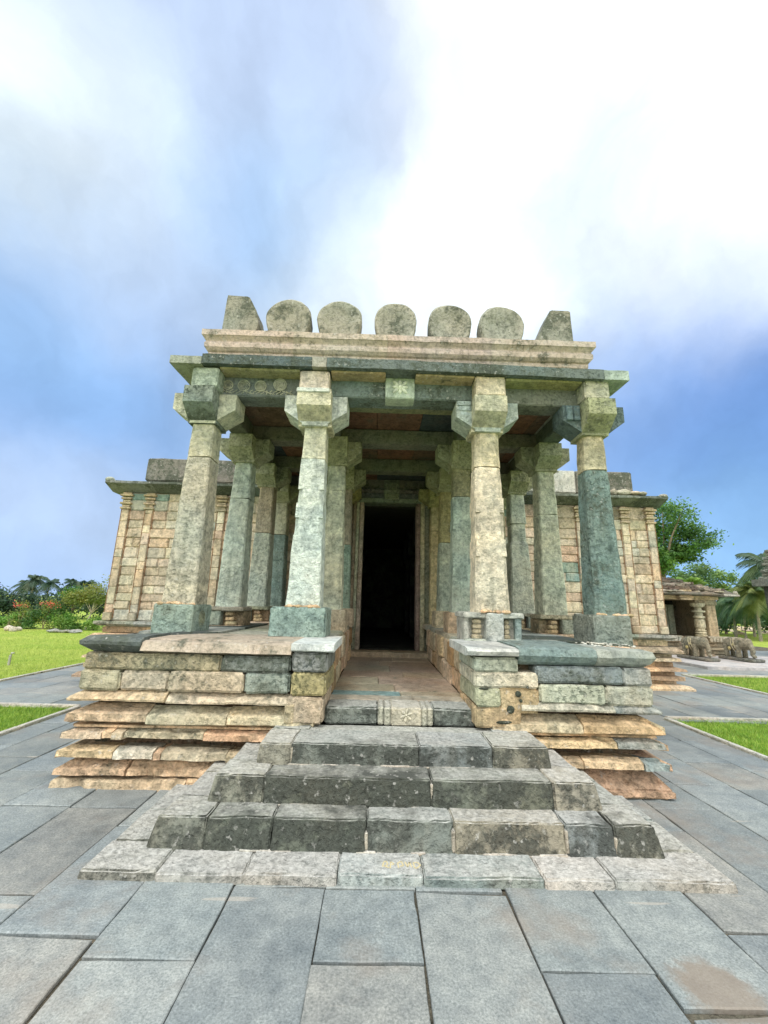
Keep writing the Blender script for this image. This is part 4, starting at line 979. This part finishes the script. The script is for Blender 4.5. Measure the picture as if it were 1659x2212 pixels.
# moulded plinth of the hall
HP = [(-.5, 1.24), (.13, 1.235), (.14, 1.17), (.05, 1.12), (-.02, 1.11), (-.02, .96), (.1, .955), (.1, .90), (.2, .86), (.2, .82), (.05, .8), (.02, .72), (.14, .70), (.15, .63), (.02, .61), (.02, .50), (.2, .46), (.22, .41), (.03, .39), (.03, .31), (.17, .29), (.17, .2), (.04, .18), (.04, .12), (.22, .08), (.3, .04), (.3, -.02), (-.5, -.02)]
mb = MB()
def hpl(x0, x1, m0=0, m1=0):
    bands = [(0, 5), (5, 9), (9, 14), (14, 20), (20, 24), (24, 28)]
    # split the profile in layers so each is a row of stones of its own
    layers = [[(-.5, 1.24), (.13, 1.235), (.14, 1.17), (.05, 1.12), (-.5, 1.11)], [(-.5, 1.105), (-.02, 1.1), (-.02, .965), (-.5, .96)], [(-.5, .955), (.1, .95), (.2, .87), (.2, .82), (-.5, .8)],
              [(-.5, .79), (.02, .78), (.02, .72), (.14, .70), (.15, .63), (-.5, .61)], [(-.5, .605), (.02, .6), (.02, .5), (.2, .46), (.22, .41), (-.5, .39)], [(-.5, .385), (.03, .38), (.03, .31), (.17, .29), (.17, .2), (-.5, .18)], [(-.5, .175), (.04, .17), (.04, .12), (.22, .1), (.3, .04), (.3, -.02), (-.5, -.02)]]
    for li, ly in enumerate(layers):
        x = x0
        while x < x1-.01:
            e = min(x+random.uniform(.5, 1.1), x1)
            if x1-e < .25: e = x1
            extr(mb, [(YW-o, z) for o, z in ly], 'x', x+.003, e-.003, jit(random.choice([TAN, OCH, GREY, (.42, .3, .22, .2)]) if li else jit(GREY), .07), cell=.12, amp=.008, mit0=m0 if x == x0 else 0, mit1=m1 if e == x1 else 0, o_ref=YW); x = e
hpl(-6.32, -2.9, 1, 0); hpl(3.4, 7.47, 0, 1)
block(mb, -6.2, -2.9, 10.8, 20.4, 0, 1.0, TAN, cell=1, amp=.01); block(mb, 3.4, 7.3, 10.8, 20.4, 0, 1.0, TAN, cell=1, amp=.01)
build2(mb, 'hall_plinth', M_plinth, temple)

# ================================================================ SHRINE
random.seed(31)
sh = empty('shrine', (13.3, 18.5, 0), label='small ruined stone shrine with stepped dark roof and lathe-turned pillar behind the elephants', cat='shrine')
SC = (.36, .30, .22, .4)
mb = MB()
for k, (z0, z1, o) in enumerate(((0, .14, .22), (.14, .3, .08), (.3, .42, .2), (.42, .58, .05), (.58, .78, .14))):
    for x0, x1 in ((11.6, 12.75), (13.75, 14.55)):
        block(mb, x0-(o if x0 < 12 else 0), x1+(o if x1 > 14 else 0), 17.3-o, 17.9, z0, z1-.01, jit((.34, .29, .22, .3)), cell=.15, bev=.02, amp=.012)
block(mb, 11.5, 14.6, 17.9, 21, 0, .8, SC, cell=.5, amp=.01)
for k in range(4): block(mb, 12.76, 13.74, 16.75+k*.28, 17.9, k*.19, k*.19+.18, jit((.42, .33, .25, .2)), cell=.12, bev=.02, amp=.008)
mb.build('plinth', M_shrine, sh)
mb = MB()
for k in range(9): block(mb, 13.85+k*.13, 13.96+k*.13, 17.05, 17.2, .63, .8, (.36, .34, .28, .1), cell=.1, bev=.02, amp=.006)
for k in range(5): block(mb, 11.95+k*.15, 12.08+k*.15, 17.05, 17.2, .63, .8, (.36, .36, .32, .1), cell=.1, bev=.02, amp=.006)
block(mb, 13.8, 15.0, 17.06, 17.3, .78, .84, (.36, .34, .28, .1), cell=.1); block(mb, 11.9, 12.75, 17.06, 17.3, .78, .84, (.36, .34, .28, .1), cell=.1)
build2(mb, 'frieze', M_shrine, sh, xs=13.3)
mb = MB()
block(mb, 14.12, 14.5, 17.35, 17.75, .8, 2.1, jit((.46, .37, .27, .05)), cell=.15, bev=.02, amp=.01); block(mb, 14.05, 14.55, 17.3, 17.75, 2.1, 2.32, jit(SC), cell=.15, bev=.03, amp=.02)
block(mb, 14.1, 14.5, 17.8, 20.5, .8, 2.3, SC, cell=.4, amp=.01); block(mb, 11.5, 11.9, 17.4, 20.5, .8, 2.3, SC, cell=.4, amp=.01)
for k in range(5):
    block(mb, 12.35+k*.3, 12.62+k*.3, 18.9, 19.3, .8, 2.1, jit((.33, .36, .31, .1)), cell=.2, bev=.012, amp=.004)
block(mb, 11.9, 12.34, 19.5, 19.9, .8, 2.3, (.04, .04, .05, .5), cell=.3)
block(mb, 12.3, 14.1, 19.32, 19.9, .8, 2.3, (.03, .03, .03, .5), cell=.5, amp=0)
block(mb, 11.7, 12.15, 17.4, 17.8, .8, 2.3, SC, cell=.2, bev=.02, amp=.015)
mb.build('wall', M_shrine, sh)
for cx in (13.85, 12.0):
    mb = MB()
    pf = [(.2, 0), (.22, .08), (.17, .1), (.21, .16), (.17, .2), (.2, .26), (.15, .3), (.2, .4), (.19, .55), (.2, .66), (.15, .72), (.22, .78), (.2, .83), (.15, .86), (.14, .98), (.24, 1.0), (.24, 1.06), (.13, 1.08), (.12, 1.18), (.22, 1.22), (.26, 1.28), (.26, 1.36), (.1, 1.4)]
    lathe(mb, pf, (cx, 17.5, .8), (.52, .48, .36, .08), 20, .006); block(mb, cx-.2, cx+.25, 17.3, 17.75, 2.12, 2.34, jit((.3, .27, .2, .3)), cell=.12, bev=.03, amp=.02); mb.build('pillar', M_shrine, sh)
mb = MB()
block(mb, 11.55, 14.6, 17.25, 20.6, 2.3, 2.48, jit((.48, .38, .24, .05)), cell=.3, bev=.02, amp=.008)
for k in range(5): block(mb, 12.85-.06*(k % 2), 13.35+.06*(k % 2), 17.05, 17.4, 2.28+k*.085, 2.36+k*.085, jit((.48, .38, .27, .05)), cell=.12, bev=.015, amp=.006)
mb.build('beam', M_shrine, sh)
mb = MB()
extr(mb, [(16.85, 2.5), (16.85, 2.54), (17.5, 2.78), (19, 2.78), (19, 2.45), (17.3, 2.45)], 'x', 11.2, 15.05, (.22, .19, .16, .5), cell=.15, amp=.02)
for k in range(6):
    x_ = 11.35+k*.2
    while x_ < 14.75-k*.22:
        e_ = min(x_+random.uniform(.3, .8), 14.8-k*.22); block(mb, x_, e_-.01, 17.1+k*.26+random.uniform(-.06, .06), 20.4-k*.25, 2.66+k*.1, 2.77+k*.1+random.uniform(-.02, .04), jit((.17, .12, .10, .6)) if random.random() < .7 else jit((.36, .31, .26, .4)), cell=.1, bev=.03, amp=.035); x_ = e_
for k in range(14): ell(mb, (random.uniform(11.5, 14.6), random.uniform(16.9, 17.2), 2.63), (random.uniform(.06, .18), .1, .04), jit((.34, .31, .27, .3)), 8, 5, amp=.03)
block(mb, 14.5, 15.15, 16.8, 17.2, 2.46, 2.54, (.45, .44, .42, .2), cell=.1, bev=.02, amp=.015)
ell(mb, (15.08, 16.95, 2.6), (.09, .09, .09), (.4, .38, .34, .3), amp=.02)
mb.build('roof', M_shrine, sh)
mb = MB(); block(mb, 11.0, 22, 13.75, 17.3, -.02, .10, (.50, .47, .46, .12), cell=.5, bev=.012, amp=.004)
tag(mb.build('stone_platform', M_slate), 'low pale stone platform in front of the shrine, under the two elephants', 'platform')
# elephants
def elephant(x, y, s, rz, label, col):
    mb = MB()
    def E(c, r, rt=None): ell(mb, c, r, col, 14, 10, rot=rt, amp=.012)
    E((-.1, 0, .62), (.46, .27, .30)); E((.25, 0, .66), (.28, .24, .27)); E((-.38, 0, .6), (.22, .23, .26))
    E((.52, 0, .66), (.24, .21, .25)); E((.58, 0, .78), (.14, .17, .14))
    tube(mb, [(.6, 0, .66), (.72, 0, .52), (.76, 0, .34), (.72, 0, .2), (.78, 0, .13), (.86, 0, .16)], [.14, .12, .10, .085, .075, .07], col, 10)
    for sx, sy in ((-.36, -.15), (-.36, .15), (.22, -.15), (.22, .15)):
        tube(mb, [(sx, sy, .55), (sx+.01, sy*1.05, .3), (sx, sy*1.05, .04)], [.13, .1, .11], col, 10)
    for sy in (-.19, .19): E((.40, sy, .68), (.13, .035, .18)); tube(mb, [(.62, sy*.5, .56), (.74, sy*.6, .48)], [.03, .015], col, 6)
    tube(mb, [(-.56, 0, .7), (-.62, .02, .5), (-.6, .03, .3)], [.03, .025, .02], col, 6)
    o = mb.build('elephant_statue', M_eleph)
    o.location = (x, y, .09+.09); o.rotation_euler = (0, 0, rz); o.scale = (s, s, s)
    md = o.modifiers.new('remesh', 'REMESH'); md.mode = 'VOXEL'; md.voxel_size = .025; md.use_smooth_shade = True
    tag(o, label, 'elephant statue', 'stone elephants flanking the shrine steps')
    # carved garlands and plinth slab as parts
    mb = MB()
    for a in (-.05, .08): 
        pts = [(a+.02*k, -.20-.075*math.sin(k/7*math.pi), .86-.08*k) for k in range(8)]; tube(mb, pts, .018, (.4, .36, .26, .1), 6)
    lathe(mb, [(.07, 0), (.07, .03), (.04, .045), (.01, .05)], (-.12, -.235, .42), (.50, .42, .2, .05), 14, 0, 'y'); lathe(mb, [(.05, 0), (.05, .03), (.01, .04)], (.1, -.25, .6), (.52, .46, .24, .05), 14, 0, 'y')
    g = mb.build('carved_garland', M_shrine); g.parent = o
    mb = MB(); block(mb, -.68, .95, -.36, .36, -.09, .035, (.20, .19, .17, .4), cell=.12, bev=.03, amp=.015)
    b = mb.build('statue_base', M_shrine); b.parent = o
    return o
elephant(12.15, 15.75, .80, R(-84), 'grey-brown stone elephant on the left of the shrine steps, partly behind the hall plinth', (.42, .37, .28, .15))
elephant(13.75, 15.75, .80, R(-84), 'darker larger stone elephant on the right of the shrine steps with ochre rosettes', (.32, .27, .18, .2))
# dark shrine tower at the right edge of the picture
random.seed(3)
tw = empty('temple_tower', (18.4, 17.7, 0), label='dark stone tower with stacked tiers and a jutting eave at the far right', cat='tower')
mb = MB(); block(mb, 17.75, 19.2, 17.1, 18.5, 0, 3.1, (.10, .10, .09, .5), cell=.3, bev=.03, amp=.02); mb.build('wall', M_shrine, tw)
mb = MB(); extr(mb, [(16.8, 3.05), (16.8, 3.12), (17.3, 3.3), (18.6, 3.3), (18.6, 3.0), (17, 3.0)], 'x', 17.35, 19.5, (.22, .23, .21, .4), cell=.12, amp=.02); mb.build('eave', M_shrine, tw)
mb = MB()
for k in range(9):
    o = .03*k+(.06 if k % 2 else 0); block(mb, 17.55+o, 19.3-o, 17.0+o, 18.5-o, 3.3+k*.15, 3.43+k*.15, jit((.20, .22, .19, .35)), cell=.12, bev=.045, amp=.03)
mb.build('tower_tier', M_shrine, tw)

# ================================================================ VEGETATION
def leafquad(vs, fs, p, s, d):
    a = Vector((random.gauss(0, 1), random.gauss(0, 1), random.gauss(0, .8))).normalized(); b = a.cross(Vector((random.gauss(0, 1), random.gauss(0, 1), random.gauss(0, 1)))).normalized()
    n = len(vs); vs += [p-a*s, p+b*s*.45, p+a*s, p-b*s*.45]; fs.append((n, n+1, n+2, n+3))
def crown(mb, c, r, n, s, cols, clump=24, spread=.3, low=-.6):
    cl = []
    while len(cl) < clump:
        v = Vector((random.uniform(-1, 1), random.uniform(-1, 1), random.uniform(low, 1)))
        if .25 < v.length < 1: cl.append(v)
    per = n//clump
    for v in cl:
        col = random.choice(cols); k = random.uniform(.75, 1.25); col = (col[0]*k, col[1]*k, col[2]*k, .2)
        vs = []; fs = []; sp = spread*random.uniform(.6, 1.25)
        for i in range(per):
            q = v+Vector((random.gauss(0, sp), random.gauss(0, sp), random.gauss(0, sp*.75)))
            leafquad(vs, fs, Vector((c[0]+q.x*r[0], c[1]+q.y*r[1], c[2]+q.z*r[2])), s*random.uniform(.6, 1.3), 0)
        mb.add(vs, fs, col)
    return [Vector((c[0]+v.x*r[0], c[1]+v.y*r[1], c[2]+v.z*r[2])) for v in cl]
def tree(name, x, y, h, crowns, n, s, cols, label, cat, group=None, tr=.12, tcol=(.25, .2, .15, .3), clump=24, spread=.28, fork=.4, trunk_pts=None, extra=None):
    t = empty(name, (x, y, 0), label=label, cat=cat, group=group)
    mb = MB(); ends = []
    for c, r in crowns: ends += crown(mb, (x+c[0], y+c[1], c[2]), r, n//len(crowns), s, cols, clump, spread)
    if extra: extra(mb)
    mb.build('crown', M_leaf, t)
    mb = MB()
    top = Vector((x+crowns[0][0][0]*.5, y, h*fork))
    tube(mb, trunk_pts or [(x, y, -.05), (x+tr*.6, y, h*fork*.5), top], [tr, tr*.8, tr*.65], tcol)
    for e in random.sample(ends, min(len(ends), 10)):
        m = top.lerp(e, .5)+Vector((random.uniform(-.1, .1)*h*.2, 0, .04*h)); tube(mb, [top, m, e], [tr*.45, tr*.25, tr*.08], tcol, 6)
    mb.build('trunk', M_bark, t)
    return t
def palm(x, y, h, r, label, group=None, cols=((.06, .11, .04), (.08, .13, .05), (.12, .14, .05)), nf=20, lean=.3, dead=0, tr=.14):
    t = empty('palm_tree', (x, y, 0), label=label, cat='palm tree', group=group)
    mb = MB(); top = Vector((x+lean, y, h)); tube(mb, [(x, y, -.05), (x+lean*.3, y, h*.5), top], [tr*1.3, tr, tr*.8], (.28, .25, .2, .3)); mb.build('trunk', M_bark, t)
    mb = MB()
    for i in range(nf):
        a = i*2.4+random.uniform(-.2, .2); el = R(random.uniform(-25, 75)); ln = r*random.uniform(.8, 1.15); col = random.choice(cols)+(.2,)
        d = Vector((math.cos(a), math.sin(a), 0)); pts = []
        for k in range(9):
            q = k/8; pts.append(top+d*ln*q*math.cos(el*.8)*(1-.1*q)+Vector((0, 0, ln*(math.sin(el)*q*.9-.75*q*q*(1.1 if el < .5 else .75)))))
        vs = []; fs = []
        side = d.cross(Vector((0, 0, 1)))
        for k in range(24):
            q = (k+.5)/24*8; i0 = int(q); f = q-i0; p = pts[i0].lerp(pts[min(8, i0+1)], f); w = r*.36*math.sin(math.pi*min(1, (k+2)/25)**.7)+.02*r
            tdir = (pts[min(8, i0+1)]-pts[i0]).normalized()
            for sg in (-1, 1):
                tip = p+(side*sg*.8+tdir*.55+Vector((0, 0, -.45-random.uniform(0, .3))))*w; n0 = len(vs)
                e = tdir*r*.022; vs += [p-e, p+e, tip]; fs.append((n0, n0+1, n0+2))
        mb.add(vs, fs, col)
        tube(mb, pts, [r*.012]*9, col, 3)
    mb.build('frond_crown', M_leaf, t)
    return t
random.seed(77)
G1 = [(.05, .14, .03), (.08, .2, .04), (.13, .26, .05)]; G2 = [(.10, .2, .06), (.2, .3, .12), (.14, .26, .1)]; GD = [(.025, .06, .04), (.035, .08, .05), (.05, .1, .05)]
GY = [(.26, .28, .05), (.2, .25, .05), (.14, .2, .04)]; GB = [(.10, .26, .04), (.16, .34, .06), (.22, .36, .08)]
# big tree behind the hall's right end
tree('broadleaf_tree', 21.2, 30, 9.8, [((0.2, 0, 8.6), (2.2, 2, 1.5)), ((2.0, 0, 7.0), (1.75, 2, 1.3)), ((-.6, 0, 5.4), (1.1, 1.5, 1.5)), ((1.4, .3, 5.9), (1.3, 1.4, .7))], 17000, .115, G1, 'tall leafy green tree showing past the right end of the hall', 'tree', clump=34, spread=.2, tr=.25, fork=.45)
tree('broadleaf_tree', 29.2, 36, 6, [((-.6, 0, 4.9), (1.6, 1.2, 1.0)), ((-1.8, .3, 4.0), (1.3, 1.2, 1.0))], 3500, .13, G2, 'pale green round tree above the shrine roof', 'tree', clump=18)
tree('broadleaf_tree', 31.2, 37, 5.4, [((0, 0, 4.0), (1.2, 1.2, 1.4))], 2500, .13, [(.14, .26, .07), (.2, .32, .08)], 'lighter green tree between the shrine roof and the palms', 'tree', clump=16)
palm(26.6, 35, 4.2, 1.9, 'young bright palm sticking up behind the shrine roof', cols=((.2, .34, .06), (.15, .28, .05)), nf=14)
palm(31.0, 34, 3.4, 2.2, 'low palm tree with yellow-green fronds right of the shrine roof', cols=((.12, .22, .05), (.2, .28, .06)), nf=24, group='coconut palms on the right', tr=.08)
palm(26.4, 28.5, 3.3, 2.0, 'drooping olive-green coconut palm nearest the dark tower', cols=((.1, .17, .06), (.16, .2, .06), (.08, .14, .06)), nf=34, group='coconut palms on the right', tr=.08)
palm(28.9, 30, 5.4, 3.0, 'tall coconut palm rising behind the dark tower', cols=((.05, .1, .06), (.08, .14, .05)), nf=26, group='coconut palms on the right', tr=.09)
palm(27.6, 31, 2.5, 1.9, 'short dark palm between the shrine and the tower', cols=((.05, .12, .06), (.08, .16, .07)), nf=30, group='coconut palms on the right', tr=.08)
palm(28.6, 33, 3.0, 2.1, 'bluish-green palm behind the short dark one', cols=((.06, .13, .08), (.1, .18, .09)), nf=30, group='coconut palms on the right', tr=.08)
mb = MB()
for k in range(16):
    crown(mb, (28.5+k*.55, 36.5+random.uniform(-1, 2), random.uniform(.8, 1.9)), (.9, .9, random.uniform(.7, 1.1)), 420, .14, [(.04, .11, .05), (.06, .14, .06), (.10, .17, .06)], 10, .34)
mb.build('undergrowth', M_leaf, label='dark green undergrowth behind the palms at the right', cat='undergrowth', kind='stuff')
# left palms in a row, far off
for (x45, z45, lab) in ((-38.0, 3.0, 'leftmost of the far palms'), (-37.3, 3.25, 'slim far palm second from the left'), (-35.9, 3.72, 'tallest of the far palms left of the hall'), (-34.3, 3.4, 'far palm right of the tallest one'), (-32.9, 3.5, 'bushy far palm above the yellow-green tree'), (-31.95, 3.35, 'rightmost of the far palms')):
    s = 60/45; palm((x45-.3)*s+.3, 60+random.uniform(-2, 2), 1.8+(z45-1.8)*s-.45, 2.0, lab, 'row of coconut palms beyond the lawn on the left', cols=((.035, .085, .06), (.05, .10, .07), (.07, .11, .06)), tr=.13, nf=24)
mb = MB()
for k in range(40):
    x_ = -40+k*.66; y_ = 34+random.uniform(-1, 5); crown(mb, (x_*y_/36, y_, random.uniform(.7, 1.6)), (1.1, 1, random.uniform(.8, 1.15)), 520, .13, GD, 14, .34)
mb.build('far_woodland', M_leaf, label='dark blue-green woodland beneath the far palms on the left', cat='woodland', kind='stuff')
mb = MB()
for k in range(22):
    x_ = 44+k*4; crown(mb, (x_, 75+random.uniform(-3, 6), random.uniform(.8, 1.8)), (3.2, 3, random.uniform(1.6, 2.6)), 700, .4, [(.05, .12, .05), (.08, .16, .06)], 12, .32)
mb.build('far_woodland', M_leaf, label='line of green woodland on the horizon at the right', cat='woodland', kind='stuff')
# small trees and shrubs by the lawn's end
tree('small_tree', -15.95, 24, 2.6, [((.35, 0, 1.85), (1.0, .8, .64)), ((-.55, 0, 1.65), (.75, .6, .52))], 5200, .06, GY, 'small yellow-green tree with a pale forked trunk beside the hall', 'tree', tr=.05, tcol=(.55, .5, .42, 0), clump=24, fork=.33)
tree('flowering_tree', -15.6, 26, 3.2, [((.1, 0, 2.75), (.75, .6, .5))], 900, .06, [(.3, .4, .2), (.35, .38, .2)], 'sparse tree with magenta blossom touching the hall corner', 'tree', tr=.04, tcol=(.5, .46, .4, 0), clump=14, fork=.6,
     extra=lambda m: crown(m, (-15.4, 25.9, 2.75), (.42, .3, .22), 300, .05, [(.55, .12, .35), (.6, .2, .42)], 8, .3))
tree('small_tree', -17.6, 25, 2.2, [((0, 0, 1.75), (.75, .6, .5))], 1800, .08, G1, 'small bright green tree behind the red-flowered shrubs', 'tree', tr=.045, clump=16)
SG = 'shrubs along the far side of the lawn'
shr = [(-20.6, .38, 'pale bright shrub at the far left edge'), (-19.9, .5, 'second shrub from the left edge, lush green'), (-19.3, .85, 'sprawling shrub dotted with red flowers'), (-18.6, .7, 'tall dark green bush in the middle of the lawn border'), (-18.0, .95, 'olive shrub with red blossom at its top'), (-17.4, .85, 'low leafy shrub left of the forked tree'), (-16.8, .6, 'broad bright bush just left of the forked tree'), (-16.3, .38, 'small bush at the foot of the forked tree'), (-15.3, .5, 'light green bush between the forked tree and the hall')]
for i, (x_, h, lab) in enumerate(shr):
    cols = [GB, GB, GY, G1, GY, G1, GB, G1, GB][i]; t = empty('shrub', (x_, 23.6, 0), label=lab, cat='shrub', group=SG)
    mb = MB(); crown(mb, (x_, 23.6+random.uniform(-.2, .4), h*.75), (.5, .4, h*.8), 1300, .055, cols, 16, .3, -.9)
    if i in (2, 4, 5): crown(mb, (x_+.1, 23.3, h*1.5), (.35, .25, .22), 60, .045, [(.6, .12, .1), (.65, .16, .1)], 6, .35)
    mb.build('foliage', M_leaf, t)
    mb = MB()
    for k in range(3): tube(mb, [(x_, 23.6, -.04), (x_+random.uniform(-.2, .2), 23.6, h)], [.02, .008], (.3, .25, .18, .2), 5)
    mb.build('stem', M_bark, t)
# boulders
def boulder(x, y, r, c, lab, g): 
    mb = MB(); ell(mb, (x, y, r[2]*.5), r, c, 12, 8, amp=r[0]*.22); tag(mb.build('boulder', M_shrine), lab, 'stone', g)
for i, (x_, y_, r) in enumerate(((-18.3, 21.8, .22), (-18.05, 22.1, .16), (-17.9, 21.6, .18), (-18.6, 22.2, .2))):
    boulder(x_, y_, (r, r*.8, r*.75), (.5, .45, .38, .1), ['cream boulder at the near left of the pile by the lawn', 'small cream stone in the middle of the boulder pile', 'squarish cream block at the right of the boulder pile', 'rounded stone at the back of the boulder pile'][i], 'pale boulders at the left edge of the lawn')
for i, x_ in enumerate((-15.9, -15.3, -14.8)):
    boulder(x_, 21.6, (.32, .22, .09), (.3, .31, .3, .2), ['left one of three flat grey stones under the shrubs', 'middle one of three flat grey stones under the shrubs', 'right one of three flat grey stones under the shrubs'][i], 'flat grey stones under the shrubs')
mb = MB(); tube(mb, [(-9.35, 11.55, -.03), (-9.35, 11.55, .22), (-9.33, 11.55, .27), (-9.27, 11.55, .28)], [.03, .03, .028, .02], (.4, .4, .38, .2)); tag(mb.build('garden_tap', M_shrine), 'short grey bent standpipe in the left lawn', 'standpipe')
mb = MB()
for i in range(60): x_, y_ = random.uniform(30, 58), random.uniform(34, 60); r = random.uniform(.2, .7); ell(mb, (x_, y_, .05), (r*1.6, r, random.uniform(.08, .22)), jit(random.choice([(.42, .34, .26, .1), (.5, .44, .36, .1), (.34, .28, .22, .2)])), 8, 5, amp=r*.25)
mb.build('rubble_field', M_shrine, label='scattered temple stones lying in the grass at the right', cat='rubble', kind='stuff')
# grass blades on the near lawns
mb = MB(); random.seed(9)
def blades(x0, x1, y0, y1, n, h, col, fall=1):
    for c in range(6):
        k = random.uniform(.8, 1.25); cc = (col[c % len(col)][0]*k, col[c % len(col)][1]*k, col[c % len(col)][2]*k, .2); vs = []; fs = []
        for i in range(n//6):
            x, y = random.uniform(x0, x1), y0+(y1-y0)*random.random()**fall; a = random.uniform(0, 6.28); w = random.uniform(.003, .006); hh = h*random.uniform(.5, 1.3)
            q = len(vs); vs += [(x-w*math.cos(a), y-w*math.sin(a), -.03), (x+w*math.cos(a), y+w*math.sin(a), -.03), (x+random.gauss(0, hh*.45), y+random.gauss(0, hh*.45), -.03+hh)]; fs.append((q, q+1, q+2))
        mb.add(vs, fs, cc)
GC = [(.17, .34, .045), (.25, .42, .06), (.33, .46, .09)]
blades(5.33, 8.5, 4.5, 7.5, 42000, .05, GC); blades(-7.2, -4.62, 5.3, 7.37, 30000, .05, GC); blades(9.3, 14, 8.5, 12.4, 30000, .055, GC); blades(-22, -7.66, 8.5, 23, 70000, .06, [(.25, .38, .06), (.33, .44, .09), (.39, .47, .12)], 1.7)
mb.build('grass', M_leaf, label='short bright green grass of the lawns beside the paving', cat='grass', kind='stuff')
